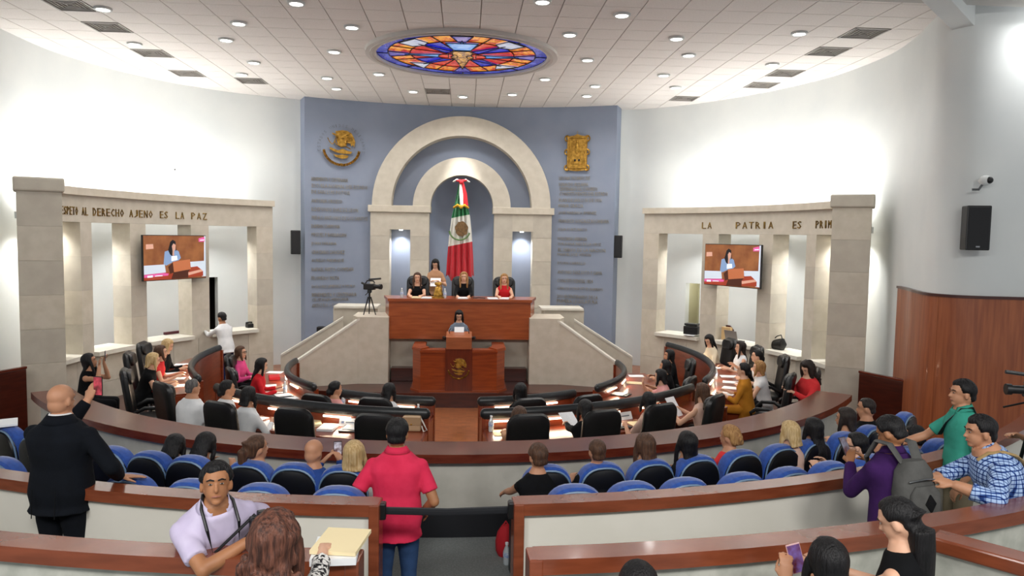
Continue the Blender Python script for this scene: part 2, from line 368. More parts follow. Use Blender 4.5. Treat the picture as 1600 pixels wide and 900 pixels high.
# ---------------------------------------------------------------- colonnades
CC = (0, 13)
def build_colonnade(s):
    side = 'left' if s < 0 else 'right'
    root = thing('colonnade', f'curved cream stone colonnade with openings and gilt motto on the {side} side', 'colonnade')
    A = lambda th: s*(180-th)
    def ab(r0, r1, t0, t1, z0, z1, n=8):
        bm = BM(); a0, a1 = sorted((A(t0), A(t1))); arc_box(bm, CC, r0, r1, a0, a1, z0, z1, n); return bm
    base = obj('base_wall', ab(7.066, 7.5, 40.6, 88, 0, 1.1, 24), M['mortar'], root)
    for k in range(9):
        t0 = 40.6+47.4*k/9; t1 = t0+47.4/9-.06
        for zz, (z0, z1) in enumerate(((.0, .545), (.552, 1.1))):
            obj('stone_panel', ab(7.055, 7.3, t0, t1, z0, z1, 3), [M['stone'], M['stone3'], M['stone2']][(k+zz) % 3], base)
    for t0, t1 in ((40.6, 44.0), (54.0, 57.7), (67.2, 70.5), (78.8, 81.3)):
        p = obj('pier', ab(7.062, 7.49, t0+.05, t1-.05, 1.1, 3.64, 2), M['mortar'], root)
        for k in range(4):
            z0 = 1.1+.635*k; obj('stone_block', ab(7.05, 7.5, t0, t1, z0, z0+.631, 2), [M['stone'], M['stone3'], M['stone2']][(k+int(t0)) % 3], p)
    obj('lintel', ab(7.05, 7.5, 40.6, 88, 3.64, 4.13, 30), M['stone'], root, True, 30)
    obj('coping', ab(6.98, 7.55, 40.4, 88, 4.13, 4.27, 30), M['stone3'], root, True, 30)
    obj('soffit', ab(7.5, 7.84, 43, 86, 3.68, 3.8, 30), M['white'], root)
    for t0, t1 in ((44.0, 54.0), (57.7, 67.2), (70.5, 78.8), (81.3, 87.2)):
        bm = ab(6.95, 7.62, t0+.05, t1-.05, 1.1, 1.18, 6)
        obj('window_sill', bm, M['sill'], root)
    for t in (48.5, 62.5, 74.6, 82.6):
        p = pol(CC, 7.66, A(t)); bm = BM()
        bmesh.ops.create_cone(bm, cap_ends=True, segments=16, radius1=.075, radius2=.075, depth=.03, matrix=Matrix.Translation((p.x, p.y, 3.67)))
        obj('soffit_lamp', bm, M['lens_glow'], root)
        lamp('SPOT', 'soffit_spot', (p.x, p.y, 3.62), K_NICHE*7, (1, .99, .97), parent=root, spot_size=radians(130), spot_blend=1, shadow_soft_size=.06)
    for k in range(6):     # fluorescent cove above the soffit, washing the wall
        t = 44+ (83.5-44)*(k+.5)/6; p = pol(CC, 7.56, A(t)); q = pol(CC, 8.4, A(t))
        bm = ab(7.56, 7.6, t-3.1, t+3.1, 3.93, 3.97, 3); obj('cove_tube', bm, M['tube_glow'], root)
        lamp('AREA', 'cove_light', (p.x, p.y, 4.02), K_COVE, (.99, 1, .99), parent=root, target=(q.x, q.y, 4.75), shape='RECTANGLE', size=.85, size_y=.1, spread=radians(130))
        g = pol(CC, 7.56-1.0, A(t)); lamp('AREA', 'ceiling_fill', (p.x, p.y, 4.3), K_UP, (1, .985, .965), parent=root, target=(g.x, g.y, 6.0), shape='RECTANGLE', size=.85, size_y=.12)  # added fill over the cove tubes, aimed up to brighten the ceiling
    # end column
        ca = radians(-30*s)
    e1 = V((cos(radians(30)), -sin(radians(30)), 0)); e2 = V((sin(radians(30)), cos(radians(30)), 0))
    cen = V((6.86, 13.27, 0))+e1*.33+e2*.32; cen.x *= s
    core = BM(); box(core, (cen.x, cen.y, 2.07), (.646, .626, 4.14), rz=ca); colm = obj('end_column', core, M['mortar'], root)
    for k in range(7):
        b = BM(); h = 4.14/7; box(b, (cen.x, cen.y, h*(k+.5)), (.66, .64, h-.004), rz=ca, bev=.004)
        obj('stone_block', b, [M['stone2'], M['stone'], M['stone2'], M['stone3']][(k+(s > 0)) % 4], colm)
    b = BM(); box(b, (cen.x, cen.y, 4.26), (.75, .73, .24), rz=ca, bev=.03); obj('column_cap', b, M['stone2'], root)
    # raised letters
    words = ((('RESPETO', 86.3, 81.75), ('AL', 81.0, 79.5), ('DERECHO', 78.6, 71.7), ('AJENO', 70.75, 65.6), ('ES', 64.3, 62.4), ('LA', 61, 59), ('PAZ', 57.8, 54.2)) if s < 0 else
             (('LA', 53.6, 56.2), ('PATRIA', 61.4, 70.7), ('ES', 75.1, 77.5), ('PRIMERO', 80.9, 88.6)))
    for w, a, b in words:
        n = len(w)
        for i, ch in enumerate(w):
            step = (b-a)/max(n-1, 1)*(1-.5/n)
            t = a+(b-a)*(i+.5)/n
            if t > 87.5: continue
            p = pol(CC, 7.045, A(t), 3.76); th = radians(t)
            d = V((s*sin(th), cos(th), 0)); r = V((d.y, -d.x, 0))
            Mx = Matrix(((r.x, d.x*2.2, 0, p.x), (r.y, d.y*2.2, 0, p.y), (0, 0, 1, 3.765), (0, 0, 0, 1)))
            lw = radians(abs(b-a)/n)*7.05*.72
            if ch == 'I': lw *= .35
            bm = BM(); text_into(bm, ch, lw, .15, Mx @ Matrix.Translation((-lw/2, 0, 0)))
            obj('letter', bm, M['bronze_gold'], root)
    return root
M['bronze_gold'] = mat('gilt_letters', '9c7c3c', .35, c2='5f4a26', scale=14, metal=.6)
build_colonnade(-1); build_colonnade(1)

# ---------------------------------------------------------------- ceiling
bm = BM(); box(bm, (0, 15.4, 7.08), (17.5, 10.6, .1)); ceil = obj('ceiling', bm, M['grid'], kind='structure')
T = .61
bm = BM(); box(bm, (0, 0, 7.012), (T-.014, T-.014, .03)); tile_me = mesh_of('ceiling_tile', bm); tile_me.materials.append(M['tile'])
vents = [(-6.1, 12.2), (-6.1, 13.42), (-6.1, 15.25), (-6.1, 17.08), (-4.88, 17.69), (-.61, 18.3), (6.71, 12.2), (6.71, 13.42), (6.71, 15.25), (6.71, 16.47), (5.49, 18.3)]
cells = []
def inside(x, y):
    return hypot(x, y-14.3) < 8.45 and 10.3 < y < 20.7
for i in range(-14, 15):
    for j in range(0, 20):
        x, y = i*T, 10.37+j*T
        if not inside(x, y) or hypot(x, y-14.55) < 1.35: continue
        if any(abs(x-vx) < .31 and abs(y-vy) < .31 for vx, vy in vents): continue
        cells.append((hypot(x, y), x, y))
cells.sort()
for d, x, y in cells[:300]: o = new_obj('ceiling_tile', tile_me, ceil, loc=(x, y, 0))
bm = BM()
for d, x, y in cells[300:]: box(bm, (x, y, 7.012), (T-.014, T-.014, .03))
if cells[300:]: obj('far_ceiling_tiles', bm, M['tile'], ceil, kind='stuff')
# gallery ceiling and the beam where the drum ends
bm = BM(); box(bm, (0, 3.2, 6.85), (21, 13.6, .1)); obj('ceiling', bm, mat('gallery_ceiling', 'bfbdb8', .85), kind='structure')
for s in (-1, 1):
    bm = BM(); a, b = V((s*7.72, 10.95, 6.82)), V((s*4.3, 7.6, 6.82)); d = (b-a)
    box(bm, (a+b)/2, (d.length, .3, .34), rz=atan2(d.y, d.x), bev=.012)
    obj('trim_1' if s < 0 else 'trim_2', bm, M['white'], kind='structure')
bm = BM(); box(bm, (0, 0, 0), (1.6, .12, .07), bev=.02); wl_ = obj('wall_light', bm, M['tube_glow'], loc=(8.75, 9.75, 6.62)); wl_.rotation_euler = (0, 0, radians(-11))
tag(wl_, 'bright white fluorescent tube at the gallery ceiling edge, top right', 'light')
lamp('AREA', 'tube_light', (8.6, 9.6, 6.55), 26, (1, 1, 1), target=(8.75, 10.1, 5.6), shape='RECTANGLE', size=1.5, size_y=.1)

# stained glass medallion
sg = thing('stained_glass_medallion', 'round stained glass ceiling medallion with flaming star and gold figure', 'stained glass', (0, 14.55, 6.93))
bm = BM(); arc_box(bm, (0, 0), 1.64, 1.84, 0, 360, 0, .08, 64); obj('outer_ring', bm, mat('ring_white', 'cdc9c4', .7), sg, True, 30)
bm = BM(); arc_box(bm, (0, 0), 1.70, 1.76, 0, 360, -.02, 0, 64); obj('ring_bead', bm, M['grid'], sg, True, 30)
def glass(n, c, c2=None, sc=6, e=.55): return mat(n, c, .15, c2=c2, scale=sc, emit=e, contrast=(.42, .58), detail=2)
G = dict(blue=glass('glass_cobalt', '1d1fa6', '2a2fc0', 8), border=glass('glass_border_blue', '232a9a', '4a55b8', 5), red=glass('glass_red', 'c22216', 'd9421f', 7), flame=glass('glass_flame', 'e89a1c', 'c23a10', 9), sky=glass('glass_sky', '4f8fe0', '79b0f0', 5), white=glass('glass_white', 'cfd6e6', 'b9c3dc', 5), purple=glass('glass_violet', '5a4fae', '4038a0', 5), gold=glass('glass_gold', 'd9a348', '7c4a18', 12))
lead = BM()
def pane(kind, pts, z=.05, name='glass_pane'):
    bm = BM(); a = [bm.verts.new((x, y, z)) for x, y in pts]; b = [bm.verts.new((x, y, z+.012)) for x, y in pts]
    bm.faces.new(a); bm.faces.new(b[::-1]); n = len(pts)
    for i in range(n): bm.faces.new((a[i], b[i], b[(i+1) % n], a[(i+1) % n]))
    obj(name, bm, G[kind], sg)
    for i in range(n):
        p, q = V((*pts[i], z-.004)), V((*pts[(i+1) % n], z-.004)); d = q-p
        if d.length > .02: box(lead, (p+q)/2, (d.length, .016, .012), rz=atan2(d.y, d.x))
P2 = lambda r, a: (r*sin(radians(a)), -r*cos(radians(a)))
def sect(r0, r1, a0, a1, k=4): return [P2(r0, a0+(a1-a0)*i/k) for i in range(k+1)][::1]+[P2(r1, a1-(a1-a0)*i/k) for i in range(k+1)]
for k in range(8): pane('border', sect(1.42, 1.645, 45*k, 45*k+44.4, 6), .055)
for k in range(16):
    a0 = 22.5*k; pane('flame', sect(1.0, 1.42, a0, a0+22.2, 3), .06)
    pane('red' if k % 4 in (0, 3) or k % 2 else 'blue', sect(.36, 1.0, a0, a0+22.2, 3), .06)
for k in range(4):
    a = 45+90*k
    pane('blue', [P2(.35, a-16), P2(1.12, a), P2(.35, a+16)], .045)
    pane('white', [P2(1.1, a-11), P2(1.42, a-9), P2(1.42, a+9), P2(1.1, a+11), P2(.98, a)] if k in (0, 3) else [P2(1.40, a-10), P2(.95, a-2), P2(1.25, a+12)], .042)
    c = 90*k
    pane('sky', [P2(.3, c-28), P2(1.1, c), P2(.3, c+28)], .033 if k % 2 else .045)
    pane('purple', [P2(1.02, c-4), P2(1.42, c-8), P2(1.42, c+8), P2(1.02, c+4)], .042)
for s in (-1, 1):
    pane('red', [(s*.27+.19*cos(radians(t)), .02+.2*sin(radians(t))) for t in range(0, 360, 30)], .030)
pane('gold', [(-.14, -.42), (.14, -.42), (.2, -.3), (.17, -.1), (.22, .05), (.12, .3), (.05, .75), (0, 1.05), (-.05, .75), (-.12, .3), (-.22, .05), (-.17, -.1), (-.2, -.3)], .026, 'gold_figure')
pane('sky', [(-.3, -.95), (.3, -.95), (.16, -.45), (-.16, -.45)], .034)
obj('lead_came', lead, mat('lead', '1c1a22', .6), sg)

# recessed lights
LP = [(5.65, 12.3), (6.12, 14.5), (3.72, 12.86), (4.28, 13.98), (4.28, 15.74), (4.88, 16.94), (2.5, 11.64), (1.85, 12.85), (2.45, 14.6), (1.82, 16.48), (3.04, 17.06), (3.04, 18.26), (1.21, 18.34)]
def downlight(x, y, label):
    t = thing('ceiling_light', label, 'ceiling light', (x, y, 6.985), group='recessed ceiling lights')
    bm = BM(); arc_box(bm, (0, 0), .1, .135, 0, 360, -.02, .02, 20); obj('trim_ring', bm, M['white'], t, True, 30)
    bm = BM(); bmesh.ops.create_cone(bm, cap_ends=True, segments=20, radius1=.1, radius2=.1, depth=.02, matrix=Matrix.Translation((0, 0, -.004))); obj('lens', bm, M['lens_glow'], t)
    lamp('SPOT', 'bulb', (0, 0, -.05), K_DOWN, (1, .985, .96), parent=t, spot_size=radians(150), spot_blend=.6, shadow_soft_size=.1)
for s in (-1, 1):
    order = sorted(LP, key=lambda p: p[1])
    for k, (x, y) in enumerate(order):
        downlight(s*x, y, f'round recessed ceiling light {"left" if s < 0 else "right"} of the medallion, {ORD[k]} from the photographer')
downlight(0, 18.82, 'round recessed ceiling light on the centre line before the blue wall')
downlight(1.2, 11.13, 'round recessed ceiling light nearest the top edge, right of centre')
for k, (x, y) in enumerate(vents):
    s = 'left' if x < 0 else 'right'
    t = thing('ceiling_vent', f'grey square ceiling air vent {s} of centre, {ORD[sorted([v for v in vents if (v[0] < 0) == (x < 0)], key=lambda v: v[1]).index((x, y))]} from the front', 'air vent', (x, y, 7.0), group='ceiling air vents')
    bm = BM()
    for sx, sy, w, h in ((0, .29, .6, .03), (0, -.29, .6, .03), (.29, 0, .03, .6), (-.29, 0, .03, .6)): box(bm, (sx, sy, 0), (w, h, .03))
    obj('frame', bm, M['vent'], t)
    bm = BM(); box(bm, (0, 0, .02), (.56, .56, .01)); obj('backing', bm, M['vent'], t)
    for q in range(4):
        bm = BM(); r = .05+.06*q
        for sx, sy, w, h in ((0, r, 2*r+.02, .012), (0, -r, 2*r+.02, .012), (r, 0, .012, 2*r+.02), (-r, 0, .012, 2*r+.02)): box(bm, (sx, sy, .004), (w, h, .02))
        obj('louvre', bm, M['vent'], t)

# ---------------------------------------------------------------- side wall panels
sp = [V(p) for p in spline(R_, 6)]; sp = [p for p in sp if p.y < 12.5]
def panel_strip(pts, s, off, z0, z1, th):
    bm = BM(); wall_strip(bm, [(s*p.x, p.y) for p in pts], z0, z1, th*s); return bm
wp = thing('wood_wall_panelling', 'tall curved brown wood panelling on the right wall behind the gallery', 'wall panelling')
seg = []; acc = 0; cur = [sp[0]]
for p, q in zip(sp[:-1], sp[1:]):
    cur.append(q); acc += (q-p).length
    if acc > .95: seg.append(cur); cur = [q]; acc = 0
if len(cur) > 1: seg.append(cur)
for c in seg:
    bm = BM(); wall_strip(bm, [(p.x, p.y) for p in c], .2, 2.72, .05); obj('wood_panel', bm, M['wood_wall'], wp, True, 30)
bm = BM(); wall_strip(bm, [(p.x, p.y) for p in sp], 2.72, 2.76, .07); obj('top_trim', bm, M['wood_dark'], wp, True, 30)
for s in (-1, 1):
    side = 'left' if s < 0 else 'right'
    a, b = (V((s*7.18, 12.62, 0)), V((s*7.6, 11.55, 0))); d = b-a
    t = thing('low_gate', f'low dark mahogany gate panel beside the {side} end column', 'gate', (a+b)/2, atan2(d.y, d.x))
    bm = BM(); box(bm, (0, 0, .65), (d.length, .05, 1.06), bev=.006); obj('gate_leaf', bm, M['wood_dark'], t)
    bm = BM(); box(bm, (0, 0, 1.2), (d.length+.02, .07, .04), bev=.006); obj('top_rail', bm, M['wood_counter'], t)
    bm = BM(); ellipsoid(bm, (.42*s*0+.4, -.04, 1.0), (.02, .02, .02)); obj('latch', bm, M['chrome'], t, True)

# ---------------------------------------------------------------- reliefs and lettering on the blue wall
def crest(name, label, loc, rz, size, m, text=True):
    """eagle with snake on cactus over a leaf wreath; outline units are 1/300 of the radius"""
    t = thing(name, label, 'emblem', loc, rz); k = size/300
    X = lambda x, y: ((x-550)*k, -(y-460)*k)
    def poly(nm, pts, y0, y1, par=t):
        bm = BM(); prism(bm, [X(*p) for p in pts], y1, y0)
        return obj(nm, bm, m, par)
    e = poly('eagle', [(455, 205), (500, 195), (560, 182), (640, 190), (705, 225), (742, 290), (762, 360), (745, 440), (725, 400), (700, 430), (690, 385), (640, 372), (620, 420), (560, 432), (500, 420), (470, 340), (485, 285)], 0, -.035)
    for i in range(6):
        a = -.2+.28*i; bm = BM(); c = V((610-460*0, 300))
        p, q = X(540+12*i, 300+14*i), X(690+10*i-22*i*(i > 3), 225+34*i)
        tube(bm, [(p[0], -.035, p[1]), ((p[0]+q[0])/2, -.055, (p[1]+q[1])/2), (q[0], -.035, q[1])], [.014*size/.5, .03*size/.5, .012*size/.5], 8); obj('wing_feather', bm, m, e, True)
    bm = BM(); capsule(bm, [(X(490, 300)[0], -.04, X(490, 300)[1]), (X(462, 262)[0], -.05, X(462, 262)[1]), (X(425, 250)[0], -.05, X(425, 250)[1]), (X(405, 240)[0], -.045, X(405, 240)[1])], [.05*size, .055*size, .045*size, .02*size], 8); obj('eagle_head', bm, m, t, True)
    bm = BM(); tube(bm, [(X(x, y)[0], -.045, X(x, y)[1]) for x, y in ((335, 312), (362, 368), (405, 408), (440, 370), (465, 300), (440, 350), (470, 405), (540, 440), (610, 430), (690, 470))], .028*size, 8); obj('snake', bm, m, t, True)
    poly('cactus', [(362, 455), (420, 470), (500, 500), (560, 470), (640, 500), (718, 512), (690, 545), (600, 550), (530, 545), (450, 525), (375, 490)], 0, -.04)
    poly('water_stone', [(420, 560), (500, 575), (560, 560), (660, 575), (640, 612), (560, 628), (470, 605)], 0, -.035)
    for s in (-1, 1):
        bm = BM()
        for i in range(9):
            a = radians(12+9.2*i); cx, cz = s*cos(a)*.92*size, -sin(a)*.88*size
            tdir = V((s*-sin(a), 0, -cos(a)))
            for o in (-1, 1):
                d = (tdir+V((s*cos(a), 0, -sin(a)))*o*.7).normalized()
                p = V((cx, -.02, cz)); capsule(bm, [p-d*.06*size, p+V((0, -.025, 0)), p+d*.08*size], [.03*size, .085*size, .025*size], 6)
        obj('wreath_branch', bm, m, t, True)
    bm = BM(); ellipsoid(bm, (0, -.03, -.85*size), (.1*size, .03, .06*size)); ellipsoid(bm, (-.12*size, -.02, -.9*size), (.06*size, .02, .05*size)); ellipsoid(bm, (.12*size, -.02, -.9*size), (.06*size, .02, .05*size)); obj('ribbon_knot', bm, m, t, True)
    if text:
        s = 'ESTADOS UNIDOS MEXICANOS'; n = len(s)
        for i, ch in enumerate(s):
            if ch == ' ': continue
            a = radians(188-196*i/(n-1)); r = size*1.08; bm = BM()
            Mx = Matrix.Translation((r*cos(a), -.035, r*sin(a))) @ Matrix.Rotation(-(a-pi/2), 4, 'Y')
            text_into(bm, ch, .05*size/.5*(.4 if ch == 'I' else 1), .075*size/.5, Mx @ Matrix.Translation((-.025, 0, 0)))
            obj('letter', bm, mat('dull_letters', '6d727a', .5), t)
    return t
crest('wall_crest', 'large gilt eagle crest with leaf wreath at upper left of the blue wall', (-3.17, 19.78, 5.74), radians(18), .5, M['gold'])
sh = thing('shield_crest', 'gilt rectangular shield relief with scrolled corners at upper right of the blue wall', 'emblem', (3.07, 19.82, 5.77), radians(-18))
bm = BM(); prism(bm, [(-.27, -.4), (-.3, -.44), (-.2, -.47), (0, -.49), (.2, -.47), (.3, -.44), (.27, -.4), (.27, .38), (.31, .46), (.2, .44), (.08, .46), (0, .5), (-.08, .46), (-.2, .44), (-.31, .46), (-.27, .38)], -.03, 0); obj('backplate', bm, M['gold'], sh)
for s in (-1, 1):
    for z in (-.4, .02, .38):
        bm = BM(); tube(bm, [(s*(.27+.06*cos(a)), -.03, z+.07*sin(a)) for a in [i*pi/5 for i in range(-4, 5)]], .022, 8); obj('scroll', bm, M['gold'], sh, True)
bm = BM()
for x, z, w, h in ((0, .4, .5, .04), (0, -.4, .5, .04), (-.24, 0, .04, .8), (.24, 0, .04, .8)): box(bm, (x, -.05, z), (w, .04, h), bev=.008)
obj('inner_frame', bm, M['gold'], sh)
bm = BM(); ellipsoid(bm, (0, -.05, .12), (.05, .04, .16)); ellipsoid(bm, (0, -.06, .3), (.04, .04, .05)); prism(bm, [(-.18, -.05), (-.08, .08), (0, 0), (.09, .07), (.18, -.05), (.18, -.3), (-.18, -.3)], -.05, -.03); obj('saint_relief', bm, M['gold'], sh, True)
for x in (-.05, .06):
    bm = BM(); ellipsoid(bm, (x, -.055, -.2), (.03, .02, .03)); obj('dark_boss', bm, M['black'], sh, True)
bm = BM(); tube(bm, [(0, -.02, .48), (0, -.02, .58)], .01, 6); box(bm, (0, -.02, .54), (.07, .015, .015)); obj('cross', bm, M['bronze'], sh)

LEFT = [('BENEMERITA Y CENTENARIA', .94, 4.91), ('ESCUELA NORMAL DEL ESTADO', 1.45, 4.74), ('DE SAN LUIS POTOSI', .98, 4.58), ('ANTONIA OROZCO', .8, 4.35), ('ILDEFONSO DIAZ DE LEON', 1.2, 4.13), ('PEDRO ANTONIO DE LOS SANTOS', 1.45, 3.91), ('DAMIAN CARMONA', .74, 3.69), ('MIGUEL F BARRAGAN', .9, 3.47), ('JUAN SARABIA', .65, 3.23), ('GRACIANO SANCHEZ', .86, 3.01), ('AURELIO MANRIQUE', .84, 2.79), ('RAFAEL NIETO COMPEAN', 1.08, 2.56), ('FILOMENO MATA', .72, 2.33), ('DOLORES JIMENEZ Y MURO', 1.13, 2.1), ('BENEMERITA Y CENTENARIA', 1.17, 1.89), ('CRUZ ROJA MEXICANA', .96, 1.75), ('ARTICULO 1 CONSTITUCIONAL', 1.23, 1.61)]
RIGHT = [('LEONA VICARIO DE', .84, 5.1), ('IGNACIO ALDAMA', .8, 4.93), ('CENTENARIO DEL CONGRESO', 1.05, 4.83-.02), ('CONSTITUYENTES DEL ESTADO', 1.32, 4.68), ('PLAN DE SAN LUIS DE 1910', 1.16, 4.51), ('MARIA GRACIA', .68, 4.36), ('JOSE MARIANO JIMENEZ', 1.03, 4.16), ('FRANCISCO GONZALEZ BOCANEGRA', 1.36, 3.95), ('JULIA FORTUNATO', .8, 3.71), ('PONCIANO ARRIAGA', .8, 3.47), ('SOR JUANA INES DE LA CRUZ', 1.17, 3.32), ('EL SIERVO DE LA NACION', 1.29, 3.17), ('MANUEL JOSE OTHON', .91, 3.03), ('JULIAN CARRILLO', .78, 2.8), ('ANTONIO DIAZ SOTO Y GAMA', 1.22, 2.56), ('CONSTITUYENTES 1824', .98, 2.33), ('CARLOS JONGUITUD BARRIOS', 1.25, 2.11), ('2011 BICENTENARIO DE LA', 1.12, 1.9), ('PRIMERA LEGISLATURA', 1.12, 1.77), ('DEL ESTADO', .75, 1.63)]
for s, rows, x0 in ((-1, LEFT, -3.93), (1, RIGHT, 2.6)):
    for k, (txt, w, z) in enumerate(rows):
        xm = x0+w/2; y = bw(xm); ang = -atan2(xm, y-BC[1]); n = V((-sin(-ang)*1, 0, 0))
        c, si = cos(ang), sin(ang); bm = BM()
        Mx = Matrix(((c, -si, 0, xm-.012*(-si)), (si, c, 0, y-.012-w*w/74), (0, 0, 1, z-.05), (0, 0, 0, 1)))
        text_into(bm, txt, w, .098, Mx @ Matrix.Translation((-w/2, -.0, 0)))
        o = obj('wall_lettering', bm, M['bronze'])
        side = 'left' if s < 0 else 'right'
        nth = ['top', 'second', 'third', 'fourth', 'fifth', 'sixth', 'seventh', 'eighth', 'ninth', 'tenth', 'eleventh', 'twelfth', 'thirteenth', 'fourteenth', 'fifteenth', 'sixteenth', 'seventeenth', 'eighteenth', 'nineteenth', 'bottom'][k]
        tag(o, f'raised bronze letters, {nth} line of the {side} list on the blue wall', 'lettering', f'{side} wall lettering')

# ---------------------------------------------------------------- flag
fl = thing('national_flag', 'green white and red flag hanging furled in the arched niche behind the desk', 'flag', (-.02, 19.75, 0))
fm = mat('flag_cloth', 'b8192b', .75, sheen=.2); nt = fm.node_tree; bs = nt.nodes['Principled BSDF']
tc = nt.nodes.new('ShaderNodeTexCoord'); sx = nt.nodes.new('ShaderNodeSeparateXYZ'); nt.links.new(tc.outputs['Object'], sx.inputs[0])
md = nt.nodes.new('ShaderNodeMath'); md.operation = 'MULTIPLY_ADD'; md.inputs[1].default_value = -.22; nt.links.new(sx.outputs['X'], md.inputs[0]); nt.links.new(sx.outputs['Z'], md.inputs[2])
mr = nt.nodes.new('ShaderNodeMapRange'); mr.inputs[1].default_value = 2.2; mr.inputs[2].default_value = 5.0; nt.links.new(md.outputs[0], mr.inputs[0])
rp = nt.nodes.new('ShaderNodeValToRGB'); rp.color_ramp.interpolation = 'CONSTANT'
e = rp.color_ramp.elements; e[0].position = 0; e[0].color = lin('c41a2c'); e[1].position = .385; e[1].color = lin('e6e4dc')
q = e.new(.645); q.color = lin('0f7a44')
nt.links.new(mr.outputs[0], rp.inputs[0]); nt.links.new(rp.outputs[0], bs.inputs['Base Color'])
bm = BM(); rings = []; prof = [(4.92, .05), (4.7, .09), (4.4, .14), (4.25, .17), (4.0, .23), (3.6, .28), (3.3, .31), (2.9, .34), (2.55, .36), (2.42, .37)]
for z, w in prof:
    ring = []
    for i in range(28):
        u = i/27; x = (u-.5)*2*w; y = -.1-.09*sin(u*pi)-(.03+.05*w/.37)*sin(u*9*pi/1.0+z*.7)
        zz = z-(.13*sin(u*pi) if z < 2.7 else 0)*1.0+(.0 if z > 2.7 else .06*sin(u*9*pi))
        ring.append(V((x+.05*(4.9-z)*0, y, zz)))
    rings.append(ring)
loft(bm, rings, close=False); o = obj('cloth', bm, fm, fl, True)
sm = o.modifiers.new('thick', 'SOLIDIFY'); sm.thickness = .012
bm = BM()
tube(bm, [(0, .02, 2.0), (0, .02, 5.02)], .018, 8); obj('pole', bm, M['wood_dark'], fl, True)
for s, m_ in ((-1, mat('ribbon_white', 'e8e6e0', .7)), (1, mat('ribbon_white', 'e8e6e0', .7))):
    bm = BM(); capsule(bm, [(0, -.1, 4.93), (s*.12, -.14, 4.97), (s*.2, -.1, 4.92)], [(.04, .03), (.07, .03), (.05, .02)], 8); obj('bow_loop', bm, m_, fl, True)
bm = BM(); capsule(bm, [(-.12, -.16, 4.95), (0, -.2, 4.93), (.13, -.16, 4.96)], [(.04, .03), (.05, .04), (.04, .03)], 8); ellipsoid(bm, (0, -.21, 4.9), (.06, .05, .06)); obj('bow_knot', bm, M['red'], fl, True)
bm = BM(); tube(bm, [(.02, -.2, 4.9), (.08, -.22, 4.6), (.13, -.24, 4.28)], [(.04, .015), (.07, .015), (.06, .012)], 8); obj('bow_tail', bm, M['red'], fl, True)
bm = BM(); tube(bm, [(-.02, -.2, 4.9), (0, -.23, 4.6), (.02, -.25, 4.3)], [(.03, .015), (.05, .015), (.04, .012)], 8); obj('bow_tail', bm, mat('ribbon_white', 'e8e6e0', .7), fl, True)
bm = BM()
for s in (-1, 1): capsule(bm, [(0, -.22, 4.26), (s*.09, -.24, 4.3), (s*.18, -.2, 4.24)], [(.03, .03), (.06, .04), (.05, .03)], 8)
ellipsoid(bm, (0, -.25, 4.26), (.05, .04, .05)); obj('gold_bow', bm, mat('gold_ribbon', 'e0b02e', .5, c2='c08d1c', scale=9), fl, True)
em = mat('flag_emblem_brown', '7a5a34', .7, c2='5a4426', scale=20); eg = mat('flag_emblem_green', '5d7a4a', .7)
bm = BM(); pts = [(.02+.17*cos(a)*(1+.07*sin(7*a)), 3.68+.2*sin(a)*(1+.06*cos(9*a))) for a in [i*2*pi/24 for i in range(24)]]; prism(bm, pts, -.262, -.25); obj('flag_emblem', bm, em, fl)
bm = BM(); tube(bm, [(-.03+.27*cos(a), -.255, 3.64+.25*sin(a)) for a in [pi*1.02+i*pi*.9/10 for i in range(11)]], .024, 6); obj('flag_wreath', bm, eg, fl, True)

# ---------------------------------------------------------------- dais, blocks, parapets
da = thing('dais', 'cream stone dais wall with side blocks carrying the long wooden desk', 'dais')
bm = BM(); box(bm, (0, 17.9, .79), (4.2, 3.1, 1.02)); obj('front_wall', bm, M['stone'], da)
for s in (-1, 1):
    bm = BM()
    pts = [(s*1.52, 15.8), (s*2.17, 15.8), (s*2.3, 16.05), (s*2.3, 16.8), (s*1.52, 16.8)]
    a = [bm.verts.new((x, y, .29)) for x, y in pts]; b = [bm.verts.new((x, y, 1.74)) for x, y in pts]
    bm.faces.new(a); bm.faces.new(b)
    for i in range(5): bm.faces.new((a[i], a[(i+1) % 5], b[(i+1) % 5], b[i]))
    obj('side_block', bm, M['stone3'], da)
    bm = BM(); box(bm, (s*2.42, 17.3, 1.05), (.95, .6, 1.52), bev=.01); obj('rear_block', bm, M['stone'], da)
    bm = BM(); box(bm, (s*2.38, 17.28, 1.83), (1.0, .66, .06), bev=.01); obj('rear_block_cap', bm, M['sill'], da)
def parapet(s, P, th, name, label):
    """P: (x, y, ztop) from the upper end to the lower end"""
    t = thing(name, label, 'parapet')
    bm = BM(); cap = BM()
    (x0, y0, z0), (x1, y1, z1) = P
    d = V((x1-x0, y1-y0, 0)).normalized(); n = V((-d.y, d.x, 0))*th/2
    for b, lo, hi, e in ((bm, None, 0, 1), (cap, 0, .045, 1.25)):
        v = []
        for (x, y, z) in P:
            for q in (-1, 1):
                p = V((x, y, 0))+n*q*e
                v.append((p, z))
        V_ = []
        for (p, z) in v:
            V_.append(b.verts.new((p.x, p.y, .05 if lo is None else z))); V_.append(b.verts.new((p.x, p.y, z+hi)))
        a0, a1, b0, b1, c0, c1, d0, d1 = V_
        for f in ((a0, a1, b1, b0), (c0, d0, d1, c1), (a0, c0, c1, a1), (b0, b1, d1, d0), (a1, c1, d1, b1), (a0, b0, d0, c0)): b.faces.new(f)
    obj('wall_body', bm, M['stone3'], t); obj('sloping_cap', cap, M['sill'], t)
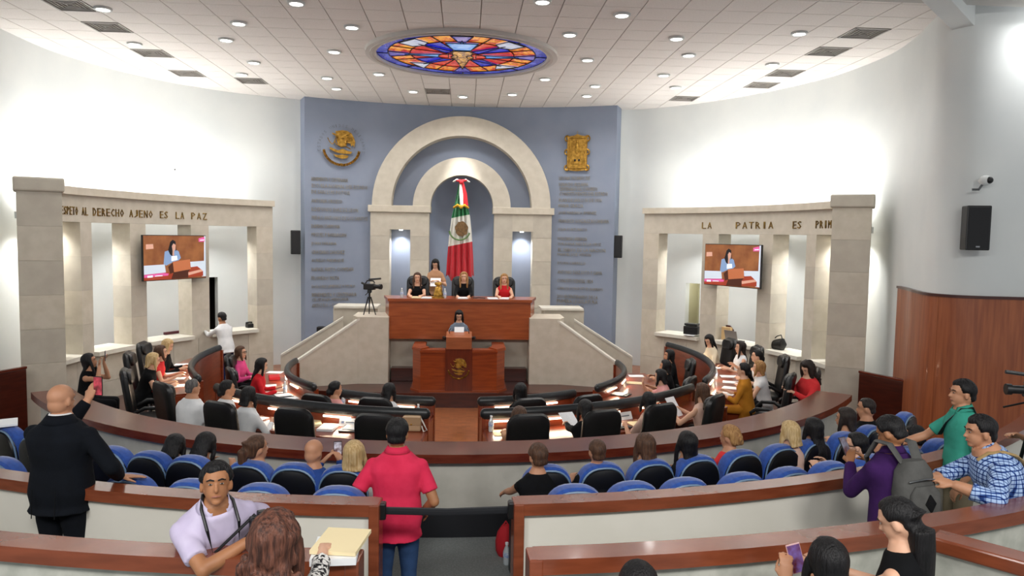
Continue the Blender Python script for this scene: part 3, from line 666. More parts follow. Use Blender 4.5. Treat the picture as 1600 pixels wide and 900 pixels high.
for s in (-1, 1):
    side = 'left' if s < 0 else 'right'
    parapet(s, ((s*2.12, 15.88, 1.69), (s*3.38, 15.45, .82)), .12, 'stair_parapet', f'near sloping cream stair parapet on the {side} of the dais')
    parapet(s, ((s*2.62, 16.7, 1.6), (s*3.95, 16.5, .77)), .14, 'stair_parapet', f'far sloping cream stair parapet on the {side} of the dais')
    st = thing('stair_flight', f'dark wooden steps between the {side} sloping parapets', 'stairs')
    for k in range(6):
        bm = BM(); h = .165*(k+1); x = s*(3.78-.22*k); box(bm, (x, 16.2, .2+h/2), (.24, .52, h)); obj('step', bm, M['wood_dark'], st)
bm = BM(); box(bm, (0, 16.22, .445), (2.98, .26, .29), bev=.008)
tag(obj('platform_step', bm, M['wood_dark']), 'low dark mahogany step behind the speaking podium', 'step')
# cables on the rear block, small dark box by the parapet
bm = BM(); box(bm, (-3.12, 17.1, .83), (.3, .2, 1.06), bev=.01)
tag(obj('equipment_cabinet', bm, M['black']), 'small black equipment cabinet behind the left far parapet', 'cabinet')

# ---------------------------------------------------------------- presiding desk
pd = thing('presiding_desk', 'long red-brown wooden desk on the cream dais before the flag', 'desk', (.01, 16.0, 0))
bm = BM()
pts = [(-1.54, 0), (1.54, 0), (1.69, .75), (-1.69, .75)]
a = [bm.verts.new((x, y, 1.25)) for x, y in pts]; b = [bm.verts.new((x, y, 2.07)) for x, y in pts]
bm.faces.new(a); bm.faces.new(b)
for i in range(4): bm.faces.new((a[i], a[(i+1) % 4], b[(i+1) % 4], b[i]))
obj('body', bm, M['wood_desk'], pd)
bm = BM(); pts = [(-1.56, -.04), (1.56, -.04), (1.73, .8), (-1.73, .8)]
a = [bm.verts.new((x, y, 2.07)) for x, y in pts]; b = [bm.verts.new((x, y, 2.13)) for x, y in pts]
bm.faces.new(a); bm.faces.new(b)
for i in range(4): bm.faces.new((a[i], a[(i+1) % 4], b[(i+1) % 4], b[i]))
obj('desktop', bm, M['wood_desk'], pd)

# ---------------------------------------------------------------- speaking podium
pm = thing('speaking_podium', 'wide glossy wooden podium with gilt crest below the long desk', 'podium', (0, 14.95, .3))
def slab(par, nm, pts, z0, z1, m, bev=0):
    bm = BM(); a = [bm.verts.new((x, y, z0)) for x, y in pts]; b = [bm.verts.new((x, y, z1)) for x, y in pts]
    bm.faces.new(a[::-1]); bm.faces.new(b); n = len(pts)
    for i in range(n): bm.faces.new((a[i], a[(i+1) % n], b[(i+1) % n], b[i]))
    if bev: bmesh.ops.bevel(bm, geom=[e for e in bm.edges if abs(e.verts[0].co.z-e.verts[1].co.z) < 1e-5 and e.verts[0].co.z > (z0+z1)/2], offset=bev, segments=2, affect='EDGES')
    return obj(nm, bm, m, par)
slab(pm, 'plinth', [(-.8, -.03), (.8, -.03), (1.0, .25), (1.0, 1.1), (-1.0, 1.1), (-1.0, .25)], 0, .04, M['wood_podium'])
slab(pm, 'front_body', [(-.78, 0), (.78, 0), (.78, .22), (-.78, .22)], .04, .82, M['wood_podium'])
for s in (-1, 1):
    p = [(s*.78, 0), (s*.95, .24), (s*.95, 1.0), (s*.72, 1.0), (s*.72, .2)]
    slab(pm, 'side_wing', p if s > 0 else p[::-1], .04, .84, M['wood_podium'])
    p = [(s*.77, -.02), (s*.97, .23), (s*.97, 1.02), (s*.7, 1.02), (s*.7, .4), (s*.6, .24)]
    slab(pm, 'wing_top', p if s > 0 else p[::-1], .84, .9, M['wood_podium'], .015)
slab(pm, 'front_top', [(-.79, -.03), (.79, -.03), (.72, .26), (-.72, .26)], .82, .88, M['wood_podium'], .015)
slab(pm, 'centre_panel', [(-.275, -.035), (.275, -.035), (.275, .02), (-.275, .02)], .04, .92, M['wood_podium_d'])
bm = BM()
prism_pts = [(-.05, .9), (.3, .9), (.3, 1.22), (-.05, 1.14)]
A = [bm.verts.new((-.26, y, z)) for y, z in prism_pts]; B = [bm.verts.new((.26, y, z)) for y, z in prism_pts]
bm.faces.new(A); bm.faces.new(B[::-1])
for i in range(4): bm.faces.new((A[i], B[i], B[(i+1) % 4], A[(i+1) % 4]))
obj('lectern_box', bm, M['wood_light'], pm)
for s in (-1, 1):
    bm = BM(); tube(bm, [(s*.27, .1, 1.1), (s*.33, .08, 1.12)], .035, 8); obj('speaker_knob', bm, M['black'], pm, True)
    bm = BM(); tube(bm, [(s*.2, .2, 1.15), (s*.2, .15, 1.26), (s*.17, .12, 1.31)], .008, 6); obj('microphone', bm, M['black'], pm, True)
c = crest('podium_crest', 'x', (0, 0, 0), 0, .23, M['gold'], False)
c.parent = pm; c.location = (0, -.04, .5)
for k in ('label', 'category'): del c[k]
c['label'] = 'round gilt eagle crest'
# flatten the crest to thing > part > sub-part
for ch in list(c.children):
    for g in list(ch.children):
        g.parent = c
# ---------------------------------------------------------------- padded desks in two rings
def bench(a0, a1, rr, z0, seats, label):
    t = thing('curved_bench_desk', label, 'desk')
    n = max(6, int(abs(a1-a0)/3)); zt = z0+.76; zr = z0+.97
    bm = BM(); arc_box(bm, O, rr+.02, rr+.62, a0, a1, zt-.035, zt, n); obj('desktop', bm, M['wood_bench'], t)
    bm = BM(); arc_box(bm, O, rr-.02, rr+.02, a0, a1, z0, zr-.03, n); obj('modesty_panel', bm, M['wood_bench'], t, True, 30)
    bm = BM(); arc_box(bm, O, rr+.5, rr+.52, a0, a1, z0+.45, zt-.03, n); obj('knee_panel', bm, M['wood_dark'], t, True, 30)
    bm = BM(); capsule(bm, [pol(O, rr+.03, a0+(a1-a0)*i/n, zr) for i in range(n+1)], [(.055, .075)]*(n+1), 10, side=(0, 0, 1)); obj('padded_rail', bm, M['rail'], t, True)
    for a in (a0, a1):
        p = pol(O, rr+.3, a, 0); bm = BM(); box(bm, (p.x, p.y, (z0+zt-.03)/2), (.04, .62, zt-.03-z0), rz=radians(a)); obj('end_panel', bm, M['wood_bench'], t)
        p = pol(O, rr, a, 0); bm = BM(); box(bm, (p.x, p.y, z0+.47), (.06, .09, .94), rz=radians(a), bev=.008); obj('end_post', bm, M['wood_bench'], t)
    for a in seats:
        p = pol(O, rr+.05, a, zr-.1); bm = BM(); q = pol(O, rr+.05, a-5, zr-.1); q2 = pol(O, rr+.05, a+5, zr-.1); d = (q2-q).normalized()
        tube(bm, [p-d*.2, p+d*.2], .014, 8); obj('desk_lamp_tube', bm, M['desk_glow'], t, True)
        pp = pol(O, rr+.1, a, zr-.12); qq = pol(O, rr+.35, a, zt)
        lamp('AREA', 'desk_lamp', pp, K_DESK, (1, .82, .6), parent=t, target=qq, shape='RECTANGLE', size=.4, size_y=.03)
RI, RO = 3.2, 4.8
bench(-36, -6.5, RI, 0, (-28, -15), 'inner front bench desk left of the centre aisle with black padded rail')
bench(6.5, 36, RI, 0, (14, 26), 'inner front bench desk right of the centre aisle with black padded rail')
bench(-95, -47, RI, 0, (-88, -75, -60), 'inner curved bench desk at the left side facing the podium')
bench(47, 95, RI, 0, (56, 70, 84), 'inner curved bench desk at the right side facing the podium')
bench(-48, -4.5, RO, .2, (-40, -30, -19, -9), 'outer front bench desk left of the centre aisle behind the long counter')
bench(4.5, 50, RO, .2, (8, 17, 26, 36), 'outer front bench desk right of the centre aisle behind the long counter')
bench(-97, -58, RO, .2, (-92, -84, -75, -65), 'outer curved bench desk at the far left by the colonnade')
bench(58, 108, RO, .2, (64, 74, 86, 98), 'outer curved bench desk at the far right by the colonnade')

# ---------------------------------------------------------------- long counter and gallery partitions
lc = thing('long_counter', 'long curved counter with polished mahogany top between deputies and public', 'counter')
bm = BM(); arc_box(bm, O, 6.62, 7.1, -53.5, 53.5, 1.22, 1.31, 60); obj('countertop', bm, M['wood_counter'], lc, True, 30)
bm = BM(); arc_box(bm, O, 6.8, 7.0, -53, 53, .72, 1.22, 60); obj('front_panel', bm, M['grey_paint2'] if 'grey_paint2' in M else mat('counter_panel_grey', 'b9b7ad', .8, c2='adaba1', scale=5, detail=6), lc, True, 30)
bm = BM(); arc_box(bm, O, 6.8, 7.02, -53, 53, .2, .72, 60); obj('skirting', bm, M['band'], lc, True, 30)
def partition(a0, a1, r, zt, zb, panel, label, posts):
    t = thing('gallery_partition', label, 'partition wall')
    n = max(8, int(abs(a1-a0)/2))
    bm = BM(); arc_box(bm, O, r-.02, r+.09, a0, a1, zb, zt-.08, n); obj('panel', bm, panel, t, True, 30)
    bm = BM(); arc_box(bm, O, r-.04, r+.13, a0, a1, zt-.085, zt, n)
    bmesh.ops.bevel(bm, geom=[e for e in bm.edges if e.calc_face_angle(0) > .8], offset=.012, segments=2, affect='EDGES')
    obj('cap_rail', bm, M['wood_rail'], t, True, 30)
    for a in posts:
        p = pol(O, r+.045, a, 0); bm = BM(); box(bm, (p.x, p.y, (zb+zt-.0)/2), (.075, .175, zt-zb-.002), rz=radians(a), bev=.01); obj('end_post', bm, M['wood_rail'], t)
    return t
W2, W3 = 9.25, 10.58
partition(-46, -3.1, W2, 1.64, .5, M['cream_paint'], 'middle cream partition wall left of the aisle with brown cap rail', (-3.1,))
partition(3.1, 44, W2, 1.64, .5, M['cream_paint'], 'middle cream partition wall right of the aisle with brown cap rail', (3.1,))
partition(-30, -2.45, W3, 1.84, .6, M['grey_paint'], 'nearest grey partition wall left of the aisle with brown cap rail', (-2.45,))
t3 = partition(2.65, 30, W3, 1.84, .6, M['grey_paint'], 'nearest grey partition wall right of the aisle with brown cap rail', (2.65,))
bp = thing('side_partition', 'short radial partition wall branching off at lower right', 'partition wall')
a, b = V((2.84, 4.0, 0)), V((4.1, 2.55, 0)); d = b-a
bm = BM(); box(bm, ((a+b)/2+V((0, 0, 1.2))), (d.length, .1, 1.12), rz=atan2(d.y, d.x)); obj('panel', bm, M['grey_paint'], bp)
bm = BM(); box(bm, ((a+b)/2+V((0, 0, 1.8))), (d.length, .17, .085), rz=atan2(d.y, d.x), bev=.012); obj('cap_rail', bm, M['wood_rail'], bp)
bl = thing('aisle_belt', 'black retractable belt across the aisle beside the pink shirted man', 'barrier belt')
bm = BM(); tube(bm, [(-.46, 5.12, 1.57), (0, 5.12, 1.555), (.46, 5.12, 1.57)], [(.004, .028)]*3, 8, side=(0, 0, 1)); obj('belt', bm, M['band'], bl)
for s in (-1, 1):
    bm = BM(); box(bm, (s*.46, 5.12, 1.57), (.06, .07, .12), bev=.01); obj('belt_head', bm, M['black'], bl)

# ---------------------------------------------------------------- chairs
def rrect(w, h, r, n=5):
    out = []
    for cx, cz, a0 in ((w/2-r, h/2-r, 0), (-w/2+r, h/2-r, 90), (-w/2+r, -h/2+r, 180), (w/2-r, -h/2+r, 270)):
        for i in range(n+1):
            a = radians(a0+90*i/n); out.append((cx+r*cos(a), cz+r*sin(a)))
    return out
def cushion(pts2, y0, y1, puff, f=lambda x, z, y: V((x, y, z))):
    """pillow-edged slab: outline in (x,z), thickness along y"""
    bm = BM(); cx = sum(p[0] for p in pts2)/len(pts2); cz = sum(p[1] for p in pts2)/len(pts2); rings = []
    for y, s in ((y0, .55), (y0-puff*.1, .82), (y0+puff*.25, .95), (y0+(y1-y0)*.5, 1.0), (y1-puff*.25, .95), (y1+puff*.1, .82), (y1, .55)):
        rings.append([f(cx+(x-cx)*s, cz+(z-cz)*s, y) for x, z in pts2])
    loft(bm, rings); return bm
def make_office_chair(loc, rz, label):
    t = thing('office_chair', label, 'office chair', loc, rz, 'black leather office chairs')
    # local frame: sitter faces +Y; backrest behind
    tilt = lambda x, z, y: V((x, y-.22-.14*(z-.5)-.05*(1-(x/.26)**2)*.6, z))
    obj('seat', cushion(rrect(.52, .5, .12), .42, .53, .05, lambda x, z, y: V((x, z+.02, y))), M['leather'], t, True)
    obj('backrest', cushion([(x*(1-.1*max(0, (z-.1))), z+.87) for x, z in rrect(.53, .78, .14)], -.05, .05, .05, tilt), M['leather'], t, True)
    obj('headrest', cushion([(x, z+1.13) for x, z in rrect(.42, .2, .08)], .02, .1, .05, tilt), M['leather'], t, True)
    for s in (-1, 1):
        bm = BM(); capsule(bm, [(s*.27, -.2, .62), (s*.29, -.05, .7), (s*.29, .14, .69), (s*.28, .22, .62), (s*.26, .2, .48)], [(.02, .03)]*5, 8, side=(0, 0, 1)); obj('armrest', bm, M['leather'], t, True)
    bm = BM(); tube(bm, [(0, 0, .09), (0, 0, .43)], .03, 10); obj('gas_post', bm, M['steel'], t, True)
    bm = BM()
    for k in range(5):
        a = 2*pi*k/5; tube(bm, [(0, 0, .11), (.28*cos(a), .28*sin(a), .06)], [(.025, .025), (.018, .018)], 8); ellipsoid(bm, (.28*cos(a), .28*sin(a), .03), (.03, .03, .03), 8, 6)
    obj('star_base', bm, M['black'], t, True)
    return t
def face(x, y, tx=0, ty=14.2): return atan2(-(tx-x), ty-y)
CH = [  # x, y of the backrest, floor, extra turn, label
 (-4.86, 11.2, .2, -12, 'empty black office chair nearest the left end of the counter'),
 (-5.5, 12.75, .2, 0, 'black office chair behind the blonde woman in black, far left desk'),
 (-5.75, 13.9, .2, 0, 'tall black office chair farthest back along the left colonnade'),
 (-4.15, 13.75, 0, 0, 'black office chair behind the pink jacket woman at the inner left desk'),
 (-3.72, 12.45, 0, 0, 'black office chair behind the long haired woman in red, inner left desk'),
 (-3.95, 10.25, .2, 0, 'black office chair half hidden behind the man in the white polo shirt'),
 (-2.83, 9.1, .2, 0, 'black office chair of the person in white jacket, outer left row'),
 (-1.88, 8.78, .2, 0, 'empty black office chair in the outer left row, second from the aisle'),
 (-.89, 8.5, .2, 0, 'black office chair next to the aisle in the outer left row'),
 (.86, 8.5, .2, 0, 'black office chair next to the aisle in the outer right row'),
 (1.76, 8.7, .2, 0, 'black office chair of the person in black, outer right row'),
 (2.56, 9.05, .2, 0, 'black office chair in the outer right row, third from the aisle'),
 (3.42, 9.55, .2, 12, 'black office chair of the woman reading a sheet, outer right row'),
 (-1.94, 10.45, 0, 0, 'black office chair of the woman in pale pink, inner left row'),
 (-1.1, 10.25, 0, 0, 'black office chair beside the aisle, inner left row'),
 (1.02, 10.24, 0, 0, 'black office chair beside the aisle, inner right row'),
 (1.88, 10.47, 0, 0, 'empty black office chair in the inner right row, second from the aisle'),
 (5.62, 15.0, .2, 0, 'black office chair behind the woman in a cream cardigan'),
 (5.8, 14.0, .2, 0, 'black office chair behind the woman in a white sleeveless top'),
 (5.85, 12.9, .2, 0, 'black office chair right of the centre of the far right desk'),
 (5.75, 11.5, .2, 0, 'empty black office chair beside the woman in the red blouse'),
 (5.15, 11.1, .2, 0, 'black office chair behind the woman in the mustard outfit'),
 (3.8, 11.85, 0, 0, 'grey black office chair behind the woman resting her face on a hand'),
 (4.35, 13.6, 0, 0, 'black office chair at the inner right desk by the bench corner'),
 (-.98, 17.15, 1.3, 0, 'black high chair of the left seated officer at the long desk'),
 (.06, 17.15, 1.3, 0, 'black high chair of the middle seated officer at the long desk'),
 (1.02, 17.15, 1.3, 0, 'black high chair of the right seated officer at the long desk')]
proto_chair = None
for x, y, z, turn, label in CH:
    rz = pi if y > 16 else face(x, y)+radians(turn)
    off = V((-sin(rz), cos(rz)))*.26
    if proto_chair is None: proto_chair = make_office_chair((x+off.x, y+off.y, z), rz, label)
    else: dup(proto_chair, (x+off.x, y+off.y, z), rz, label)

M['blue_cloth'] = mat('blue_upholstery', '2451a6', .85, c2='1c438f', scale=30, bump=.2, bscale=200, sheen=.3)
M['shell'] = mat('black_seat_shell', '050507', .4)
M['piping'] = mat('grey_blue_piping', '6f8aa6', .4)
def make_theatre_seat(loc, rz, label):
    t = thing('auditorium_seat', label, 'auditorium seat', loc, rz, 'blue auditorium seats')
    def dome(w, z0, z1, n=16):
        pts = [(-w/2, z0), (w/2, z0)]
        for i in range(n+1):
            a = pi*i/n; c, s = cos(a), sin(a)
            pts.append((w/2*math.copysign(abs(c)**.75, c), z1-.26+.26*abs(s)**.8))
        return pts
    lean = lambda x, z, y: V((x, y-.12*(z-.4), z))
    obj('back_cushion', cushion(dome(.475, .38, 1.09), -.06, .07, .05, lean), M['blue_cloth'], t, True)
    bm = BM(); rings = [[lean(x, z, y) for x, z in dome(w, .3, h)] for y, w, h in ((-.055, .44, 1.055), (-.1, .42, 1.04), (-.125, .33, .98))]
    loft(bm, rings); obj('back_shell', bm, M['shell'], t, True)
    d = dome(.435, .5, 1.053)[2:]
    bm = BM(); tube(bm, [lean(x, z, -.075) for x, z in d], .009, 6); obj('piping', bm, M['piping'], t, True)
    obj('seat_cushion', cushion(rrect(.46, .46, .1), .38, .48, .05, lambda x, z, y: V((x, z+.28, y))), M['blue_cloth'], t, True)
    for s in (-1, 1):
        bm = BM(); box(bm, (s*.255, .16, .62), (.035, .34, .04), bev=.012); box(bm, (s*.255, .12, .3), (.03, .3, .62), bev=.01); obj('armrest', bm, M['shell'], t)
    return t
seat1 = None
front = {-1: [-6.5, -9.6, -12.6, -16.7, -19.7, -22.8, -26.4, -30, -33.7, -37], 1: [6.0, 9.6, 13.0, 16.4, 20.0, 23.5, 26.9, 30.6, 34.2, 37.7, 41.2]}
second = {-1: [-5.2, -8.9, -12.4, -15.8, -19.6, -24, -27.5, -31], 1: [6.1, 9.1, 11.9, 15.2, 18.2, 21.1, 24.4, 27.8, 31.2, 34.6, 38]}
for nm, rows, r, z in (('front', front, 8.02, .42), ('second', second, 8.93, .55)):
    for s in (-1, 1):
        for k, a in enumerate(rows[s]):
            p = pol(O, r, a, z); rz = radians(a)
            label = f'blue auditorium seat with black shell, {nm} gallery row, {ORD[k]} {"left" if s < 0 else "right"} of the aisle'
            if seat1 is None: seat1 = make_theatre_seat(p, rz, label)
            else: dup(seat1, p, rz, label)

# ---------------------------------------------------------------- television screens
S = dict(bg=mat('screen_brown', '7a4628', .4, c2='9a6238', scale=3, emit=.4), dark=mat('screen_dark', '4a2216', .4, emit=.4), wall=mat('screen_pale', 'c4cfdd', .4, emit=.55), hair=mat('screen_black', '15131a', .4, emit=.3), jacket=mat('screen_denim', '7f9ac0', .4, emit=.5), skin=mat('screen_skin', 'c89a86', .4, emit=.5), shirt=mat('screen_white', 'e4ecf8', .4, emit=.6), box=mat('screen_box', 'b56a44', .4, emit=.5), red=mat('screen_red', '9a3a22', .4, emit=.5), pink=mat('screen_pink', 'd25a9a', .4, emit=.55), pale=mat('screen_peach', 'd0a08c', .4, emit=.5))
def tv(p0, p1, label, up=0):
    a, b = V(p0), V(p1); c = (a+b)/2; d = b-a
    t = thing('television', label, 'television', (c.x, c.y, 2.94), atan2(d.y, d.x)); w, h = d.length, .92
    bm = BM(); box(bm, (0, .03, 0), (w+.03, .05, h+.03), bev=.006); obj('bezel', bm, M['black'], t)
    bm = BM(); box(bm, (0, .12, 0), (.3, .16, .3)); obj('wall_bracket', bm, M['black'], t)
    bm = BM(); prism(bm, [(-w/2, -h/2), (w/2, -h/2), (w/2, h/2), (-w/2, h/2)], .0, .005); sc = obj('screen', bm, S['bg'], t)
    U = lambda x, y: ((x-605)/1010*w, -(y-450)/720*h)
    lay = [('wall', [(100, 570), (420, 560), (440, 720), (100, 720)]), ('wall', [(830, 530), (1080, 520), (1085, 90), (1110, 90), (1110, 790), (1040, 790), (1000, 640), (840, 620)]),
      ('red', [(830, 625), (960, 610), (1060, 700), (1060, 780), (800, 790), (800, 690)]), ('pale', [(800, 710), (1030, 665), (1060, 700), (805, 760)]),
      ('red', [(100, 715), (480, 690), (560, 720), (560, 808), (100, 808)]), ('pink', [(100, 720), (400, 700), (480, 712), (470, 745), (100, 765)]), ('shirt', [(150, 735), (230, 730), (230, 762), (150, 766)]), ('shirt', [(265, 738), (380, 734), (380, 748), (265, 752)]),
      ('dark', [(560, 690), (840, 660), (800, 700), (800, 800), (520, 805)]),
      ('jacket', [(420, 350), (480, 330), (600, 320), (645, 350), (680, 460), (640, 500), (560, 520), (440, 580), (400, 550)]), ('shirt', [(525, 430), (615, 420), (625, 490), (525, 510)]), ('skin', [(535, 220), (600, 215), (600, 310), (570, 340), (570, 420), (545, 420), (530, 300)]),
      ('hair', [(475, 330), (510, 190), (550, 155), (595, 185), (608, 330), (590, 350), (598, 240), (560, 215), (535, 260), (545, 340), (540, 430), (505, 400)]),
      ('dark', [(470, 600), (545, 530), (560, 700), (500, 720)]), ('box', [(545, 520), (830, 485), (845, 655), (565, 695)]), ('pink', [(985, 130), (1085, 105), (1090, 185), (985, 190)]), ('shirt', [(1010, 155), (1080, 150), (1080, 165), (1010, 172)]), ('pale', [(130, 230), (240, 225), (245, 300), (130, 310)])]
    for i, (k, pts) in enumerate(lay):
        bm = BM(); prism(bm, [U(*p) for p in pts][::-1], -.001-.0006*i, -.0006*i); obj('picture_shape', bm, S[k], sc)
    return t
tv((-6.42, 15.43), (-5.68, 16.86), 'wide television on the left colonnade showing the speaker at the podium')
tv((5.68, 16.84), (6.42, 15.42), 'wide television on the right colonnade showing the speaker at the podium')

# ---------------------------------------------------------------- wall speakers, security cameras
def wall_speaker(loc, rz, w, h, label):
    t = thing('wall_speaker', label, 'speaker', loc, rz)
    bm = BM(); box(bm, (0, 0, 0), (w, w*.8, h), bev=.015); obj('cabinet', bm, M['black'], t)
    bm = BM(); box(bm, (0, -w*.41, 0), (w*.86, .012, h*.92), bev=.004); obj('grille', bm, mat('speaker_grille', '1b1c1f', .7, bump=.4, bscale=300), t)
    bm = BM(); tube(bm, [(0, w*.3, 0), (0, w*.9, -.03)], .02, 8); obj('bracket', bm, M['steel'], t, True)
    bm = BM(); box(bm, (0, -w*.42, -h*.42), (.05, .006, .02)); obj('badge', bm, M['steel'], t)
wall_speaker((-4.3, 19.5, 3.26), radians(18), .24, .62, 'black wall speaker left of the blue wall')
wall_speaker((4.19, 19.6, 3.28), radians(-18), .24, .6, 'black wall speaker right of the blue wall')
wall_speaker((7.36, 10.1, 3.74), radians(-18), .31, .63, 'large black wall speaker on the right gallery wall')
t = thing('security_camera', 'white bullet security camera with dark lens on the right gallery wall', 'security camera', (7.5, 10.15, 4.42), radians(25))
bm = BM(); ellipsoid(bm, (0, 0, 0), (.075, .09, .075)); obj('housing', bm, M['white'], t, True)
bm = BM(); ellipsoid(bm, (-.01, -.06, .0), (.05, .05, .05)); obj('lens', bm, M['black'], t, True)
bm = BM(); tube(bm, [(-.02, .03, -.06), (-.08, .04, -.13), (-.14, .1, -.13)], .018, 8); obj('arm', bm, M['steel'], t, True)
t = thing('security_camera', 'tiny white dome camera high on the left drum wall', 'security camera', (-6.75, 17.95, 4.95), radians(40))
bm = BM(); ellipsoid(bm, (0, 0, 0), (.05, .05, .05)); obj('housing', bm, M['white'], t, True)
bm = BM(); ellipsoid(bm, (0, -.04, -.01), (.02, .02, .02)); obj('lens', bm, M['black'], t, True)

# ---------------------------------------------------------------- tripods with video cameras
def tripod(loc, h, label, spread=.33):
    t = thing('tripod', label, 'tripod', loc)
    for k in range(3):
        a = radians(100+120*k); bm = BM(); tube(bm, [(.03*cos(a), .03*sin(a), h-.12), (spread*.55*cos(a), spread*.55*sin(a), h*.45), (spread*cos(a), spread*sin(a), .01)], [.016, .014, .011], 8); obj('leg', bm, M['black'], t, True)
    bm = BM(); tube(bm, [(0, 0, h*.55), (0, 0, h)], .02, 8); obj('centre_column', bm, M['black'], t, True)
    bm = BM(); box(bm, (0, 0, h), (.09, .1, .07), bev=.015); obj('head', bm, M['black'], t)
    bm = BM(); tube(bm, [(0, .03, h), (-.12, .22, h-.1)], .009, 6); obj('pan_handle', bm, M['black'], t, True)
def video_camera(loc, rz, label, k=1.0):
    t = thing('video_camera', label, 'video camera', loc, rz); b = M['black']
    bm = BM(); box(bm, (0, 0, 0), (.11*k, .26*k, .13*k), bev=.015); obj('body', bm, b, t)
    bm = BM(); tube(bm, [(0, .12*k, .01), (0, .26*k, .01)], .045*k, 12); tube(bm, [(0, .25*k, .01), (0, .3*k, .01)], .058*k, 12); obj('lens', bm, b, t, True)
    bm = BM(); tube(bm, [(0, -.1*k, .07*k), (0, -.06*k, .13*k), (0, .1*k, .13*k), (0, .13*k, .08*k)], .014*k, 8); obj('carry_handle', bm, b, t, True)
    bm = BM(); tube(bm, [(.03*k, .0, .16*k), (.03*k, .3*k, .19*k)], .02*k, 8); obj('microphone', bm, M['rail'], t, True)
    bm = BM(); box(bm, (-.1*k, .02*k, .03*k), (.1*k, .015, .07*k), bev=.004); obj('flip_screen', bm, M['rail'], t)
    bm = BM(); tube(bm, [(0, -.12*k, .05*k), (0, -.2*k, .08*k)], .025*k, 8); obj('viewfinder', bm, b, t, True)
tripod((-1.97, 16.2, 1.74), .52, 'black tripod on top of the left dais block', .15)
video_camera((-1.97, 16.2, 2.36), radians(-115), 'black video camera on the tripod left of the long desk')
tripod((4.86, 5.75, .7), 1.52, 'tall black tripod at the right edge behind the plaid shirt')
video_camera((4.86, 5.75, 2.3), radians(75), 'black video camera at the right edge on the tall tripod', .8)

# ---------------------------------------------------------------- things on desks and sills
def paper(x, y, z, rz=0, w=.21, h=.297, m='paper', label='', tilt=0, thick=.004, group='papers on the desks', name='paper_sheet'):
    bm = BM(); box(bm, (0, 0, thick/2), (w, h, thick))
    o = obj(name, bm, M[m], loc=(x, y, z+.002)); o.rotation_euler = (radians(tilt), 0, radians(rz)); tag(o, label, 'paper', group); return o
def folder(x, y, z, rz, label, m='black', w=.26, h=.34):
    t = thing('open_folder', label, 'folder', (x, y, z+.003), radians(rz), 'folders on the desks')
    bm = BM(); box(bm, (0, 0, .008), (w, h, .016), bev=.004); obj('cover', bm, M[m], t)
    bm = BM(); box(bm, (0, .02, .019), (w*.78, h*.7, .006)); obj('sheet', bm, M['paper'], t)
_bot = None
def bottle(x, y, z, label):
    global _bot
    if _bot: return dup(_bot, (x, y, z), 0, label)
    t = thing('water_bottle', label, 'bottle', (x, y, z), 0, 'water bottles'); _bot = t
    bm = BM(); loft(bm, [ering(V((0, 0, h)), V((1, 0, 0)), V((0, 1, 0)), r, r, 12) for h, r in ((0, .028), (.01, .033), (.06, .033), (.07, .031), (.13, .033), (.165, .02), (.18, .013), (.195, .013))]); obj('bottle_body', bm, M['glass_bottle'], t, True)
    bm = BM(); tube(bm, [(0, 0, .193), (0, 0, .213)], .016, 10); obj('cap', bm, mat('white_cap', 'eef2f6', .4), t, True)
    bm = BM(); loft(bm, [ering(V((0, 0, h)), V((1, 0, 0)), V((0, 1, 0)), .0345, .0345, 12) for h in (.075, .125)], cap=False); obj('label_band', bm, mat('blue_label', '5f86c2', .5, c2='dfe8f2', scale=30), t, True)
    return t
def name_plate(x, y, z, rz, label):
    t = thing('name_plate', label, 'name plate', (x, y, z), rz, 'white name plates')
    bm = BM(); prism(bm, [(-.0, .0), (.09, 0), (.045, .1)], -.14, .14)
    for v in bm.verts: v.co = V((v.co.y, v.co.x-.045, v.co.z))
    obj('tent_card', bm, M['paper'], t)
    bm = BM(); box(bm, (.02, -.026, .05), (.14, .002, .016), rot=Matrix.Rotation(radians(-24), 3, 'X')); obj('printed_name', bm, mat('grey_print', '77808c', .7), t)
    bm = BM(); box(bm, (-.09, -.026, .05), (.035, .002, .03), rot=Matrix.Rotation(radians(-24), 3, 'X')); obj('printed_seal', bm, mat('blue_print', '8a9cc0', .7), t)
zi, zo = .76, .96
for x, y, z, l in ((-1.7, 9.93, zo, 'by the empty chair in the outer left row'), (-.57, 10.98, zi, 'at the aisle end of the inner left row'), (-1.8, 11.7, zi, 'before the woman in pale pink'), (-2.95, 12.7, zi, 'before the woman in red on the left'), (.47, 9.48, zo, 'at the aisle end of the outer right row'), (4.72, 13.1, zo, 'before the woman in mustard on the right')):
    bottle(x, y, z, 'clear water bottle '+l)
bottle(-1.27, 16.2, 2.13, 'small water bottle at the left end of the long desk'); bottle(-.33, 16.2, 2.13, 'small water bottle beside the gilt bell on the long desk'); bottle(.53, 6.75, .42, 'water bottle standing on the aisle carpet by the right partition')
name_plate(-1.4, 9.78, zo, radians(-8), 'white tent name plate in the outer left row beside the bottle')
name_plate(2.36, 10.14, zo, radians(28), 'white tent name plate in the outer right row left of the reader')
name_plate(1.5, 11.3, zi, radians(25), 'white tent name plate in the inner right row')
